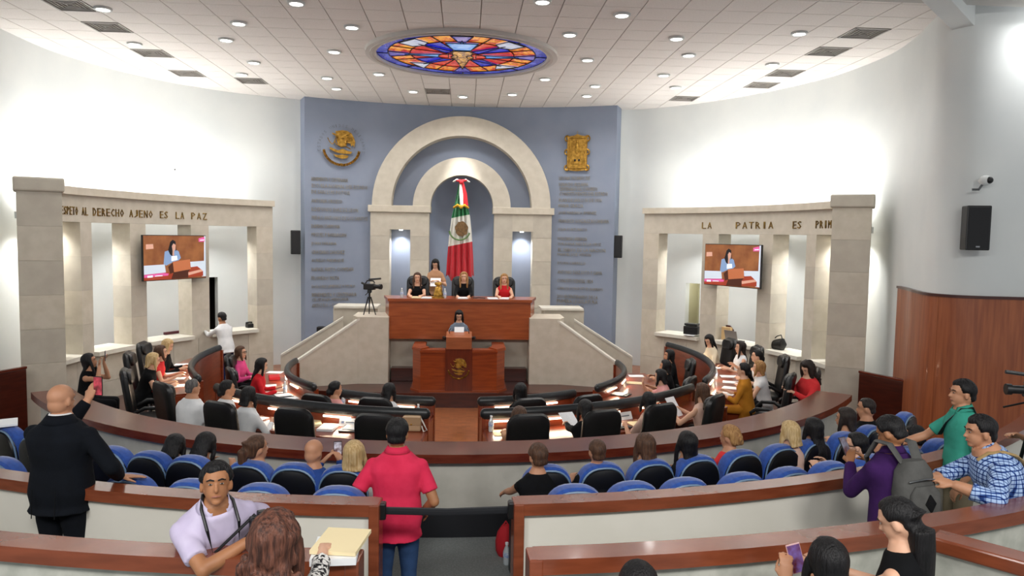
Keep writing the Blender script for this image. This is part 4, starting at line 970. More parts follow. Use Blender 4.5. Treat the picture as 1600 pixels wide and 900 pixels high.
PS = [(-2.72, 10.1, zo, -25, 'paper', 'white sheet before the person in white jacket, left one'), (-2.5, 9.88, zo, -20, 'paper', 'white sheet before the person in white jacket, right one'), (-1.66, 9.62, zo, -10, 'paper', 'thick stack of white sheets by the empty outer left chair'), (-1.9, 9.85, zo, 20, 'paper_y', 'pale folder left of the outer left paper stack'), (-2.3, 10.05, zo, -20, 'paper_print', 'printed sheet leaning near the outer left rail'),
 (.6, 9.4, zo, 6, 'paper_y', 'cream sheet by the aisle end bottle of the outer right row'), (2.5, 9.85, zo, 20, 'paper_y', 'cream sheet under the outer right name plate'), (5.05, 13.35, zo, 80, 'paper', 'white sheet second from front on the far right desk'), (4.72, 12.3, zo, 65, 'paper', 'white sheet before the woman in mustard'), (5.25, 14.25, zo, 90, 'paper', 'white sheet before the woman in white sleeveless top'), (4.45, 11.85, zo, 60, 'paper', 'white sheet at the near end of the far right desk'), (5.15, 14.9, zo, 95, 'paper', 'white sheet before the cream cardigan woman'), (4.9, 12.8, zo, 70, 'paper', 'white sheet in the middle of the far right desk'),
 (-5.25, 14.3, zo, -85, 'paper', 'white sheet before the blonde in the black jacket'), (-5.1, 13.4, zo, -80, 'paper', 'white sheet before the brown haired woman in red'), (-4.85, 12.9, zo, -75, 'paper', 'white sheet nearest the blonde in black'), (-4.6, 12.3, zo, -66, 'paper_print', 'printed sheet on the near end of the far left desk'),
 (-1.75, 11.45, zi, -25, 'paper', 'white sheet before the woman in pale pink'), (-1.42, 11.18, zi, -15, 'paper_print', 'printed sheet beside the woman in pale pink'), (-.62, 10.92, zi, -8, 'paper_y', 'cream sheet at the aisle end of the inner left row'), (-.85, 11.0, zi, 10, 'paper', 'white sheet before the person in white, inner left row'), (.62, 10.95, zi, 8, 'paper', 'white sheet at the aisle end of the inner right row'), (1.75, 11.35, zi, 30, 'paper', 'white sheet right of the inner right name plate'),
 (3.35, 13.7, zi, 80, 'paper_y', 'manila sheet at the middle of the inner right side desk'), (3.55, 14.4, zi, 90, 'paper', 'white sheet at the far end of the inner right side desk'), (-3.6, 14.6, zi, -90, 'paper', 'white sheet at the far end of the inner left side desk'), (-3.4, 13.3, zi, -75, 'paper', 'white sheet before the pink jacket woman'), (-3.15, 12.75, zi, -65, 'paper', 'white sheet before the long haired woman in red'), (-2.8, 12.3, zi, -55, 'paper', 'white sheet at the near end of the inner left side desk')]
for x, y, z, a, m_, l in PS: paper(x, y, z, a+random.uniform(-6, 6), m=m_, label=l, thick=.03 if 'stack' in l else .005)
folder(2.85, 12.65, zi, 55, 'dark open folder on the near end of the inner right side desk', 'rail'); folder(-1.35, 9.6, zo, -8, 'grey folder beside the outer left paper stack', 'rail')
folder(-2.95, 12.45, zi, -60, 'black folder with white sheet before the woman in red', 'black'); folder(.95, 11.05, zi, 15, 'black folder with white sheet in the inner right row', 'black'); folder(2.2, 9.75, zo, 25, 'black folder left of the outer right cream sheet', 'black')
bm = BM(); box(bm, (0, 0, .03), (.2, .28, .06), bev=.01); o = obj('red_case', bm, M['red'], loc=(-3.45, 13.95, zi+.002)); o.rotation_euler = (0, 0, .3); tag(o, 'bright red case on the inner left side desk', 'case')
# handbag on the aisle end of the outer left desk
hb = thing('handbag', 'beige structured handbag with white chain at the aisle end of the outer left row', 'handbag', (-.56, 9.52, zo), radians(-5))
bm = BM(); box(bm, (0, 0, .1), (.24, .11, .2), bev=.025); obj('bag_body', bm, mat('beige_leather', 'b99a78', .5), hb)
bm = BM(); box(bm, (0, -.058, .14), (.235, .012, .11), bev=.006); obj('flap', bm, mat('beige_leather_flap', 'a98a68', .5), hb)
bm = BM(); ellipsoid(bm, (0, -.068, .1), (.012, .008, .012)); obj('clasp', bm, M['gold'], hb, True)
bm = BM(); tube(bm, [(.1, 0, .19), (.16, -.03, .1), (.2, -.04, .02), (.16, -.06, .01), (.13, -.05, .08)], .01, 6); obj('chain_strap', bm, mat('white_strap', 'd8d4cc', .5), hb, True)
# long desk
for x, y, a, m_, l in ((-.95, 16.18, 5, 'paper_y', 'manila sheets before the left seated officer'), (-.72, 16.12, -5, 'paper', 'white sheet right of the left seated officer'), (.06, 16.15, 3, 'paper', 'white sheets before the middle seated officer'), (.98, 16.18, -6, 'paper', 'white sheets before the right seated officer'), (.72, 16.12, 8, 'paper', 'white sheet left of the right seated officer')): paper(x, y, 2.13, a, m=m_, label=l, thick=.02, group='papers on the long desk')
bm = BM(); tube(bm, [(-.14, 0, .012), (0, .02, .02), (.14, 0, .012)], .012, 6); o = obj('black_pouch', bm, M['black'], loc=(.42, 16.12, 2.133)); tag(o, 'thin black pouch on the long desk beside the middle officer', 'pouch')
bl_ = thing('gilt_bell', 'ornate gilt bell on a round base on the long desk', 'bell', (-.48, 16.25, 2.13))
bm = BM(); loft(bm, [ering(V((0, 0, h)), V((1, 0, 0)), V((0, 1, 0)), r, r, 14) for h, r in ((0, .15), (.03, .15), (.04, .1), (.06, .09))]); obj('base', bm, M['gold'], bl_, True)
bm = BM(); loft(bm, [ering(V((0, 0, h)), V((1, 0, 0)), V((0, 1, 0)), r, r, 14) for h, r in ((.06, .11), (.09, .105), (.16, .08), (.22, .07), (.25, .04))]); obj('bell_body', bm, M['gold'], bl_, True)
bm = BM(); ellipsoid(bm, (0, 0, .29), (.05, .04, .06)); ellipsoid(bm, (-.05, 0, .31), (.03, .02, .04)); ellipsoid(bm, (.05, 0, .31), (.03, .02, .04)); obj('bell_handle', bm, M['gold'], bl_, True)
# sill objects
bm = BM(); box(bm, (0, 0, .03), (.52, .06, .06), bev=.01); o = obj('red_cylinder_bar', bm, mat('maroon_plastic', '4a1420', .4), loc=(-6.42, 16.95, 1.19)); o.rotation_euler = (0, 0, radians(57)); o.name = 'maroon_bar'; tag(o, 'long dark maroon bar lying on the left window sill', 'bar')
def boxobj(name, loc, size, rz, m, label, cat, bev=.01):
    bm = BM(); box(bm, (0, 0, size[2]/2), size, bev=bev); o = obj(name, bm, m, loc=loc); o.rotation_euler = (0, 0, radians(rz)); return tag(o, label, cat)
t = thing('desk_phone', 'small black desk phone on the sill right of the man in white', 'phone', (-5.12, 18.22, 1.18), radians(40))
bm = BM(); box(bm, (0, 0, .05), (.16, .16, .1), bev=.02); obj('body', bm, M['black'], t)
bm = BM(); capsule(bm, [(-.08, 0, .12), (0, 0, .135), (.08, 0, .12)], [.024, .016, .024], 8); obj('handset', bm, M['black'], t, True)
t = thing('printer', 'black printer with white paper tray on the right rear sill', 'printer', (5.62, 17.42, 1.18), radians(-38))
bm = BM(); box(bm, (0, 0, .14), (.36, .3, .2), bev=.02); obj('body', bm, M['black'], t)
bm = BM(); box(bm, (0, -.04, .28), (.32, .2, .05), bev=.01); obj('lid', bm, M['rail'], t)
bm = BM(); box(bm, (0, -.19, .03), (.26, .12, .015)); obj('paper_tray', bm, M['paper'], t)
t = thing('wooden_chair', 'brown wooden chair back holding a cardboard file behind the right sill', 'chair', (6.28, 17.0, .3), radians(-50))
bm = BM(); prism(bm, [(-.2, .4), (.2, .4), (.22, 1.1), (.12, 1.2), (-.12, 1.2), (-.22, 1.1)], -.02, .02); obj('backrest', bm, M['wood_dark'], t)
bm = BM(); box(bm, (0, -.2, .45), (.42, .4, .05), bev=.01); obj('seat', bm, M['wood_dark'], t)
for sx in (-1, 1):
    for sy in (-.38, -.02):
        bm = BM(); box(bm, (sx*.18, sy, .12), (.04, .04, .62)); obj('leg', bm, M['wood_dark'], t)
boxobj('cardboard_box', (6.22, 16.72, 1.18), (.24, .1, .3), -55, mat('cardboard', 'c9a878', .8), 'tan cardboard file box standing on the right sill', 'box')
t = thing('laptop', 'open grey laptop on the right sill with its lid up', 'laptop', (6.36, 16.55, 1.18), radians(118))
bm = BM(); box(bm, (0, 0, .01), (.36, .25, .018), bev=.004); obj('keyboard_base', bm, M['rail'], t)
bm = BM(); box(bm, (0, .15, .13), (.36, .012, .25), rot=Matrix.Rotation(radians(-15), 3, 'X'), bev=.004); obj('lid', bm, mat('laptop_lid', '7d7672', .4), t)
t = thing('shoulder_bag', 'black leather bag slumped on the right sill near the column', 'bag', (6.82, 15.35, 1.18), radians(-68))
bm = BM(); loft(bm, [ering(V((x, 0, .1+.02*sin(9*x))), V((0, 1, 0)), V((0, 0, 1)), .09, h, 12) for x, h in ((-.2, .04), (-.17, .09), (-.05, .11), (.08, .13), (.17, .14), (.2, .05))]); obj('bag_body', bm, M['leather'], t, True)
bm = BM(); tube(bm, [(-.1, 0, .2), (-.02, .03, .28), (.1, .02, .32), (.16, 0, .22)], .012, 6); obj('bag_strap', bm, M['leather'], t, True)
# gallery floor items
t = thing('red_backpack', 'red cloth bag on the aisle carpet beside the first right seat', 'bag', (.53, 6.95, .42))
bm = BM(); loft(bm, [ering(V((0, 0, z)), V((1, 0, 0)), V((0, 1, 0)), r, r*.8, 12) for z, r in ((0, .07), (.05, .095), (.15, .1), (.24, .08), (.3, .04))]); obj('bag_body', bm, M['red'], t, True)
bm = BM(); tube(bm, [(-.03, 0, .29), (0, 0, .34), (.03, 0, .29)], .01, 6); obj('bag_handle', bm, M['red'], t, True)
paper(-4.55, 7.7, 1.52, 30, m='paper', label='white papers resting on a blue seat at the left edge', thick=.02, group='loose papers in the gallery')
paper(-.53, 3.84, 1.88, -8, w=.24, h=.3, m='paper_y', label='thick manila folders on the near left rail end', thick=.02, group='folders on the near rail')
paper(-.55, 3.8, 1.84, 3, w=.23, h=.29, m='paper', label='white papers under the manila folders on the rail end', thick=.036, group='folders on the near rail')

# ---------------------------------------------------------------- people
SKIN = {k: mat('skin_'+k, c, .55, c2=c2, scale=9) for k, c, c2 in (('light', 'd9a98c', 'd0a083'), ('mid', 'c08c6c', 'b68262'), ('tan', 'a8744f', '9d6a47'))}
def hair_mat(n, c, c2): return mat('hair_'+n, c, .55, spec=.35, c2=c2, scale=70, stretch=(1, 1, .09), bump=.9, bscale=110, contrast=(.38, .62), detail=3)
HAIR = {'black': hair_mat('black', '070608', '121012'), 'dark': hair_mat('dark', '1d1512', '2c211b'), 'brown': hair_mat('brown', '3f2a1d', '5a3d2a'), 'auburn': hair_mat('auburn', '3a2119', '6b4233'), 'blonde': hair_mat('blonde', 'b59560', 'd4b98a'), 'honey': hair_mat('honey', '8c6238', 'b58a55'), 'grey': hair_mat('grey', '4a4746', '6b6866')}
def cloth(n, c, c2=None, **k): return mat('cloth_'+n, c, .9, spec=.2, c2=c2 or c, scale=k.pop('scale', 8), bump=.25, bscale=k.pop('bscale', 18), **k)
PLAID = cloth('plaid', '9db7dc'); _nt = PLAID.node_tree; _b = _nt.nodes['Principled BSDF']
_tc = _nt.nodes.new('ShaderNodeTexCoord'); _prev = None
for ax, sc_ in (('X', 26), ('Z', 26), ('Y', 26)):
    w = _nt.nodes.new('ShaderNodeTexWave'); w.wave_type = 'BANDS'; w.bands_direction = ax; w.inputs['Scale'].default_value = sc_/6.283*2.6; w.inputs['Distortion'].default_value = .4; w.inputs['Detail Scale'].default_value = 1
    r = _nt.nodes.new('ShaderNodeValToRGB'); r.color_ramp.elements[0].position = .0; r.color_ramp.elements[0].color = lin('3c5688'); r.color_ramp.elements[1].position = .22; r.color_ramp.elements[1].color = (1, 1, 1, 1)
    q = r.color_ramp.elements.new(.08); q.color = lin('5d7db4')
    _nt.links.new(_tc.outputs['Object'], w.inputs['Vector']); _nt.links.new(w.outputs['Fac'], r.inputs[0])
    mx = _nt.nodes.new('ShaderNodeMix'); mx.data_type = 'RGBA'; mx.blend_type = 'MULTIPLY'; mx.inputs['Factor'].default_value = 1 if ax != 'Y' else .6
    if _prev is None: mx.inputs['A'].default_value = lin('a9c2e6')
    else: _nt.links.new(_prev, mx.inputs['A'])
    _nt.links.new(r.outputs[0], mx.inputs['B']); _prev = mx.outputs['Result']
_nt.links.new(_prev, _b.inputs['Base Color'])
SPECK = cloth('speckled', '1a1a1c'); _nt = SPECK.node_tree; _b = _nt.nodes['Principled BSDF']
_v = _nt.nodes.new('ShaderNodeTexNoise'); _v.inputs['Scale'].default_value = 55; _r = _nt.nodes.new('ShaderNodeValToRGB'); _r.color_ramp.elements[0].position = .47; _r.color_ramp.elements[0].color = lin('201f22'); _r.color_ramp.elements[1].position = .53; _r.color_ramp.elements[1].color = lin('e4e2de')
_tc = _nt.nodes.new('ShaderNodeTexCoord'); _nt.links.new(_tc.outputs['Object'], _v.inputs['Vector']); _nt.links.new(_v.outputs['Fac'], _r.inputs[0]); _nt.links.new(_r.outputs[0], _b.inputs['Base Color'])

PENDING = []     # soups to be fused into one skin each
def fused(name, bm, m, parent, vox, ratio=1, smooth=4):
    me = bpy.data.meshes.new(name); bmesh.ops.recalc_face_normals(bm, faces=bm.faces); bm.to_mesh(me); bm.free()
    o = new_obj(name, me, parent, m)
    r = o.modifiers.new('fuse', 'REMESH'); r.mode = 'VOXEL'; r.voxel_size = vox; r.use_smooth_shade = True
    s = o.modifiers.new('soft', 'SMOOTH'); s.iterations = smooth; s.factor = .5
    if ratio < 1: d = o.modifiers.new('thin', 'DECIMATE'); d.ratio = ratio
    PENDING.append(o); return o
def bake_pending():
    dg = bpy.context.evaluated_depsgraph_get(); dg.update()
    new = [(o, bpy.data.meshes.new_from_object(o.evaluated_get(dg))) for o in PENDING]
    for o, me in new:
        old = o.data; o.modifiers.clear(); o.data = me; me.name = o.name
        if len(me.materials) == 0:
            for m in old.materials: me.materials.append(m)
        me.polygons.foreach_set('use_smooth', [True]*len(me.polygons)); bpy.data.meshes.remove(old)
    PENDING.clear()
def ik(S, W, a, b, pole):
    d = W-S; L = d.length
    mx = (a+b)*.995
    if L > mx: W = S+d*(mx/L); d = W-S; L = mx
    L = max(L, abs(a-b)+.02)
    x = (a*a-b*b+L*L)/(2*L); h = sqrt(max(0, a*a-x*x)); u = d.normalized()
    p = pole-u*pole.dot(u); p = p.normalized() if p.length > 1e-4 else V((0, 0, -1))
    return S+u*x+p*h, W
def hand(bm, W, d, nrm, k, curl=.5, side=1, n=7):
    """palm and five fingers: W wrist, d direction, nrm back-of-hand normal, side +1 right"""
    d = d.normalized(); nrm = (nrm-d*nrm.dot(d)).normalized(); x = d.cross(nrm).normalized()*side   # x points to the thumb side
    P = lambda a, b, c: W+d*a*k+x*b*k+nrm*c*k
    capsule(bm, [P(0, 0, 0), P(.035, 0, 0), P(.085, 0, -.002)], [(.026*k, .019*k), (.036*k, .018*k), (.039*k, .015*k)], 10, side=nrm)
    for i, (bx, ln) in enumerate(((.03, .072), (.0105, .08), (-.0095, .074), (-.029, .058))):
        p = P(.088, bx, 0); dd = (d+x*bx*2.2).normalized(); pts = [p-dd*.02*k, p]; ang = 0
        for sgm, f in enumerate((.45, .32, .25)):
            ang += curl*(.55, .75, .6)[sgm]; v = dd*cos(ang)-nrm*sin(ang); pts.append(pts[-1]+v*ln*k*f)
        capsule(bm, pts, [.0095*k, .0095*k, .0088*k, .0082*k, .0072*k], n)
    t0 = P(.02, .024, -.004); t1 = P(.052, .05, -.014); t2 = P(.082, .058-.02*curl, -.024-.012*curl); t3 = P(.104, .058-.035*curl, -.032-.02*curl)
    capsule(bm, [t0, t1, t2, t3], [.013*k, .0115*k, .010*k, .008*k], n)
def head_r(d):
    """distance from the head centre to the skull surface along d (head units, metres at 1.68 m)"""
    best = .05
    for c, r in (((0, -.012, .03), (.075, .094, .083)), ((0, .02, -.035), (.057, .066, .075)), ((0, -.03, -.03), (.066, .07, .07))):
        px, py, pz = -c[0]/r[0], -c[1]/r[1], -c[2]/r[2]; dx, dy, dz = d[0]/r[0], d[1]/r[1], d[2]/r[2]
        A = dx*dx+dy*dy+dz*dz; B = 2*(px*dx+py*dy+pz*dz); Cc = px*px+py*py+pz*pz-1; D = B*B-4*A*Cc
        if D > 0: best = max(best, (-B+sqrt(D))/(2*A))
    return best
def sstep(a, b, x):
    t = min(1, max(0, (x-a)/(b-a))); return t*t*(3-2*t)
def hair_cap(bm, X, thick, front, sidez, back, seed=0, rough=.0, nu=34, nv=22, part=0):
    rnd = random.Random(seed); ph = rnd.uniform(0, 6)
    rings = []
    for j in range(nv+1):
        t = pi*(.012+.976*j/nv); ring = []
        for i in range(nu):
            a = 2*pi*i/nu; d = V((sin(t)*sin(a), sin(t)*cos(a), cos(t))); r = head_r(d)
            az = abs(math.degrees(atan2(d.x, d.y)))
            if az < 48: zl = front+.012*sin(a*3+ph)*rough
            elif az < 78: zl = front+(sidez-front)*sstep(48, 78, az)
            elif az < 112: zl = sidez
            else: zl = sidez+(back-sidez)*sstep(112, 140, az)
            m = sstep(zl-.01, zl+.022, d.z*r)
            w = 1+rough*(.35*sin(7*a+3*t+ph)+.25*sin(13*a-5*t))
            ring.append(X(d*(r-.012+(thick*w+.012)*m)))
        rings.append(ring)
    loft(bm, rings)
def person(label, head, floor, to=None, pose='sit', H=1.64, lean=.12, tilt=0, look=(0, 0), R=None, Lh=None, Rd=None, Ld=None, fem=True, skin='mid',
           top=None, sleeve='short', bottom=None, hair=('long', 'black'), size=1.0, belly=0, vox=.013, near=False, hem=.1, neck_low=False, pole=None, curl=.55, group=None, glasses=False, collar=None, shoes=True, yaw=None, twist=0, elbow=None):
    """head: world point of the top of the head. look=(turn, nod) degrees, turn positive to the person's left."""
    hx, hy, hz = head
    rz = yaw if yaw is not None else atan2(-(to[0]-hx), to[1]-hy)
    u = V((sin(tilt), sin(lean), cos(lean)*cos(tilt))).normalized()
    if pose == 'stand':
        for _ in range(4):
            top_h = .53*H+u.z*.335*H+.135*H*cos(radians(look[1])*.6); H *= (hz-floor)/top_h
    k = H/1.68
    nd = (u+V((0, .10+.25*sin(radians(look[1])), .75))).normalized()
    sc = 1.0 if fem else 1.06
    if pose == 'stand': Pz = .53*H
    else: Pz = hz-floor-(u.z*.325*H+nd.z*.05*H+.108*k*1.02)
    P = V((0, 0, Pz)); S = P+u*.24*H; Nb = P+u*.325*H; Hc = Nb+nd*(.05*H)+V((0, .008, .022*k))
    # shift so the head top is at (hx,hy)
    off = V((Hc.x, Hc.y, 0)); c, s = cos(rz), sin(rz)
    ox, oy = hx-(off.x*c-off.y*s), hy-(off.x*s+off.y*c)
    W2L = lambda p: V(((p[0]-ox)*c+(p[1]-oy)*s, -(p[0]-ox)*s+(p[1]-oy)*c, p[2]-floor))
    xa = V((cos(twist), sin(twist), 0)); xa = (xa-u*xa.dot(u)).normalized(); ya = u.cross(xa)
    # head frame
    ty, tp = radians(look[0]), radians(look[1])
    HR = Matrix.Rotation(ty, 3, 'Z') @ Matrix.Rotation(-tp, 3, 'X'); X = lambda p: Hc+(HR @ V(p))*k
    sh = (.096 if fem else .108)*H*size; UA, FA = .172*H, .152*H
    tors = [(-.055, .088, .066), (0, .098, .072), (.05, .093, .067), (.11, .080 if fem else .088, .060), (.17, .088 if fem else .095, .066), (.225, .098 if fem else .107, .064), (.258, .088 if fem else .098, .053), (.282, .068, .046), (.305, .047, .041), (.33, .034, .034)]
    def torso_rings(t, lo=-.06, hi=.33, n=20):
        out = []
        for h, rx, ry in tors:
            if h < lo or h > hi: continue
            yo = (.018 if fem and .15 < h < .24 else 0)+(belly*.03 if h < .14 else 0)
            b = 1+belly*(.35 if h < .15 else .15)
            out.append(ering(P+u*h*H+ya*yo*H*.4, xa, ya, (rx*H*size*(1+belly*.18)+t), (ry*H*size*b+t), n, 2.3))
        return out
    # joints
    arms = {}
    for sd in (1, -1):
        Sj = S+xa*sd*sh*.93+u*.0
        tgt = R if sd > 0 else Lh
        if tgt is None:
            W = (Sj+V((sd*.05, .05, -(UA+FA)*.97))) if pose == 'stand' else V((sd*.15, S.y+.3, max(Pz+.17, .81)))
        elif len(tgt) == 4: W = V(tgt[:3])           # local
        else: W = W2L(tgt)
        pl = V((sd*.55, -.5, -.8)) if (pole is None) else V((pole[0]*sd, pole[1], pole[2]))
        if elbow and sd in elbow: pl = W2L(elbow[sd])-Sj
        E, W = ik(Sj, W, UA, FA, pl); arms[sd] = (Sj, E, W)
    legs = {}
    for sd in (1, -1):
        Hj = P+V((sd*.052*H, 0, -.005))
        if pose == 'stand': K = Hj+V((sd*.008, .015, -.245*H)); A = V((Hj.x+sd*.012, -.005, .05*H))
        else: K = Hj+V((sd*.03, .245*H, -.01)); A = V((K.x, K.y-.02, .05*H)); K.z = max(K.z, .25*H)
        legs[sd] = (Hj, K, A)
    root = None
    bm = BM()
    loft(bm, torso_rings(0))
    tube(bm, [Nb-u*.05*H, Nb+nd*.0, X((0, -.018, -.05)), X((0, -.016, 0))], [(.045*k*sc*1.25, .04*k*1.2), .048*k*sc, .046*k*sc, .05*k], 12)
    for c_, r_ in (((0, -.012, .03), (.075, .094, .083)), ((0, .02, -.035), (.057, .066, .075)), ((0, -.03, -.03), (.066, .07, .07)), ((0, .058, -.088), (.026, .024, .02))):
        ellipsoid(bm, X(c_), V(r_)*k, 18, 12, rot=HR)
    capsule(bm, [X((0, .078, .014)), X((0, .09, -.012)), X((0, .097, -.026))], [.0085*k, .010*k, .0135*k], 8)
    capsule(bm, [X((-.045, .066, .03)), X((0, .081, .031)), X((.045, .066, .03))], [.009*k, .011*k, .009*k], 8)
    capsule(bm, [X((-.02, .074, -.058)), X((0, .08, -.057)), X((.02, .074, -.058))], [.008*k, .011*k, .008*k], 8)
    for sd in (1, -1):
        ellipsoid(bm, X((sd*.076, -.008, -.012)), V((.011, .02, .032))*k, 8, 8, rot=HR)
        Sj, E, W = arms[sd]; f = k*sc*size
        ellipsoid(bm, Sj, (.046*f, .046*f, .046*f), 12, 8)
        tube(bm, [Sj-u*.01, Sj.lerp(E, .35), E], [.043*f, .043*f, .035*f], 12)
        tube(bm, [E.lerp(Sj, .04), E.lerp(W, .3), W], [.036*f, .037*f, .025*f], 12); ellipsoid(bm, E, (.036*f,)*3, 10, 8)
        dd = (W-E).normalized(); cfg = Rd if sd > 0 else Ld
        if cfg: hd, hn, hc = V(cfg[0]), V(cfg[1]), cfg[2]
        else: hd, hn, hc = dd, (V((sd, 0, .1)) if (pose == 'stand' and (R if sd > 0 else Lh) is None) else V((sd*.3, .1, 1))), curl
        hand(bm, W, hd, hn, k*(1.0 if fem else 1.08), hc, sd)
        Hj, K, A = legs[sd]
        tube(bm, [Hj+V((0, 0, .02)), Hj.lerp(K, .5), K], [.078*k*size, .068*k*size, .052*k], 12); ellipsoid(bm, K, (.052*k,)*3, 10, 8)
        tube(bm, [K, K.lerp(A, .35), A], [.05*k, .05*k, .036*k], 12)
        capsule(bm, [A+V((0, -.03, -.02)), A+V((0, .05, -.04)), A+V((0, .15, -.055))], [(.036*k, .03*k), (.04*k, .026*k), (.038*k, .018*k)], 10)
    root = fused('person', bm, SKIN[skin], None, vox*(.62 if near else 1), .6 if near else .38, 3)
    root.location = (ox, oy, floor); root.rotation_euler = (0, 0, rz); tag(root, label, 'person', group)
    # clothing
    if top:
        bm = BM(); t = .014*k*(1.15 if not fem else 1)
        rr = torso_rings(t, -.06 if hem > .05 else -.01, .32)
        if hem > .08: rr = [ering(P-u*hem*H*.9, xa, ya, (.095*H*size*(1+belly*.2)+t*1.3), (.082*H*size*(1+belly*.3)+t*1.3), 20, 2.3)]+rr
        loft(bm, rr[:-1] if neck_low else rr)
        f = k*sc*size
        for sd in (1, -1):
            Sj, E, W = arms[sd]
            if sleeve == 'none': continue
            ellipsoid(bm, Sj, (.052*f,)*3, 12, 8)
            if sleeve == 'cap': tube(bm, [Sj-u*.01, Sj.lerp(E, .3)], [.05*f, .053*f], 14)
            if sleeve == 'short': tube(bm, [Sj-u*.01, Sj.lerp(E, .4), Sj.lerp(E, .72)], [.05*f, .053*f, .056*f], 14)
            if sleeve in ('long', 'three'):
                tube(bm, [Sj-u*.01, Sj.lerp(E, .5), E], [.05*f, .05*f, .046*f], 14); ellipsoid(bm, E, (.046*f,)*3, 12, 8)
                tube(bm, [E, E.lerp(W, .45), E.lerp(W, .6 if sleeve == 'three' else .97)], [.046*f, .043*f, .048*f if sleeve == 'three' else .034*f], 14)
        fused('shirt', bm, top, root, .011 if near else .02, .8 if near else .6, 9 if near else 3)
        if collar:
            bm = BM(); cc = Nb-u*.012*H; pts = []
            for i in range(17):
                a = radians(-62+(360-56)*i/16+90-0); pts.append((a, 0))
            for h_, (r0, dz) in enumerate(((.058, 0), )):
                inner, outer = [], []
                for i in range(21):
                    a = pi/2+radians(28)+radians(304)*i/20
                    e = V((cos(a), sin(a), 0)); fr = sin(a)
                    inner.append(cc+xa*(e.x*.066*k)+ya*(e.y*.064*k)+u*(.036*k-.03*k*max(0, fr)))
                    outer.append(cc+xa*(e.x*.098*k)+ya*(e.y*.09*k+.004)+u*(-.012*k-.035*k*max(0, fr)))
                a_ = [bm.verts.new(p) for p in inner]; b_ = [bm.verts.new(p) for p in outer]
                for i in range(20): bm.faces.new((a_[i], a_[i+1], b_[i+1], b_[i]))
            o = obj('collar', bm, collar, root, True); sm = o.modifiers.new('thick', 'SOLIDIFY'); sm.thickness = .006; sm.offset = 1
    if top and collar is cl['white'] and top is cl['suit']:
            bm = BM(); cc = Nb-u*.012*H; a_, b_ = [], []
            for i in range(25):
                a = pi/2+radians(20)+radians(320)*i/24; e = V((cos(a), sin(a), 0)); fr = max(0, sin(a))
                a_.append(bm.verts.new(cc+xa*(e.x*.078*k)+ya*(e.y*.076*k)+u*(.026*k-.03*k*fr))); b_.append(bm.verts.new(cc+xa*(e.x*.125*k)+ya*(e.y*.108*k)+u*(-.035*k-.04*k*fr)))
            for i in range(24): bm.faces.new((a_[i], a_[i+1], b_[i+1], b_[i]))
            o = obj('jacket_collar', bm, top, root, True); sm = o.modifiers.new('thick', 'SOLIDIFY'); sm.thickness = .01; sm.offset = 1
            for sd in (-1, 1):      # back vents and shoulder seams
                bm = BM(); q0 = P-u*.085*H-ya*(.082*H*size+.028)+xa*sd*.05*H; q1 = q0+u*.12*H+ya*.012; tube(bm, [q0, q1], [.004, .002], 6); obj('jacket_vent', bm, cl['black'], root, True)
    bottom = bottom or cloth('dark_trousers', '0d0e12')
    bm = BM(); t = .012*k
    loft(bm, [ering(P+u*h*H, xa, ya, rx*H*size*(1+belly*.1)*.93+t*.5, ry*H*size*(1+belly*.15)*.92+t*.5, 18, 2.3) for h, rx, ry in ((-.06, .088, .068), (0, .097, .072), (.045, .092, .066))])
    for sd in (1, -1):
        Hj, K, A = legs[sd]
        tube(bm, [Hj+V((0, 0, .03)), Hj.lerp(K, .5), K], [.088*k*size, .08*k*size, .066*k], 14); ellipsoid(bm, K, (.066*k,)*3, 12, 8)
        tube(bm, [K, K.lerp(A, .5), A+V((0, 0, -.01))], [.064*k, .06*k, .055*k], 14)
    fused('trousers', bm, bottom, root, .014 if near else .026, .8 if near else .6, 3)
    if shoes:
        for sd in (1, -1):
            A = legs[sd][2]; bm = BM(); capsule(bm, [A+V((0, -.035, -.03)), A+V((0, .06, -.045)), A+V((0, .165, -.055))], [(.044*k, .042*k), (.048*k, .033*k), (.045*k, .026*k)], 12, side=(0, 0, 1))
            obj('shoe', bm, mat('shoe_black', '141313', .4), root, True)
    # face
    if abs(((math.degrees(rz)+look[0]+180) % 360)-180) > 35 or near:
        for sd in (1, -1):
            bm = BM(); ellipsoid(bm, X((sd*.029, .0755, .008)), V((.0115, .006, .0042))*k, 10, 8, rot=HR); ellipsoid(bm, X((sd*.029, .0795, .008)), V((.0052, .0036, .0046))*k, 8, 6, rot=HR, mi=1)
            obj('eye', bm, [mat('eye_white', '8f847b', .5), mat('iris_dark', '1c120c', .2)], root, True)
            bm = BM(); capsule(bm, [X((sd*.012, .0865, .027)), X((sd*.03, .083, .033)), X((sd*.047, .071, .027))], [.0035*k, .0045*k, .003*k], 6); obj('eyebrow', bm, HAIR['black' if hair[1] in ('black', 'dark') else 'brown'], root, True)
        bm = BM(); capsule(bm, [X((-.021, .079, -.058)), X((0, .0865, -.057)), X((.021, .079, -.058))], [(.005*k, .004*k), (.0085*k, .006*k), (.005*k, .004*k)], 8); obj('lips', bm, mat('lips_rose' if fem else 'lips_brown', 'a3503f' if fem else '96604e', .45), root, True)
        if glasses:
            bm = BM()
            for sd in (1, -1):
                pts = [X((sd*(.031+.023*cos(a)), .094-.008*abs(cos(a)), .006+.019*sin(a))) for a in [2*pi*i/14 for i in range(15)]]
                tube(bm, pts, .0028*k, 6); tube(bm, [X((sd*.053, .088, .01)), X((sd*.076, .01, .008))], .0028*k, 6)
            tube(bm, [X((-.009, .094, .01)), X((.009, .094, .01))], .0028*k, 6)
            obj('glasses', bm, M['black'], root, True)
    # hair
    style, hc = hair; hm = HAIR[hc]; seed = int(abs(hx*131+hy*71)*10) % 997; rnd = random.Random(seed)
    hv = .009 if near else .013
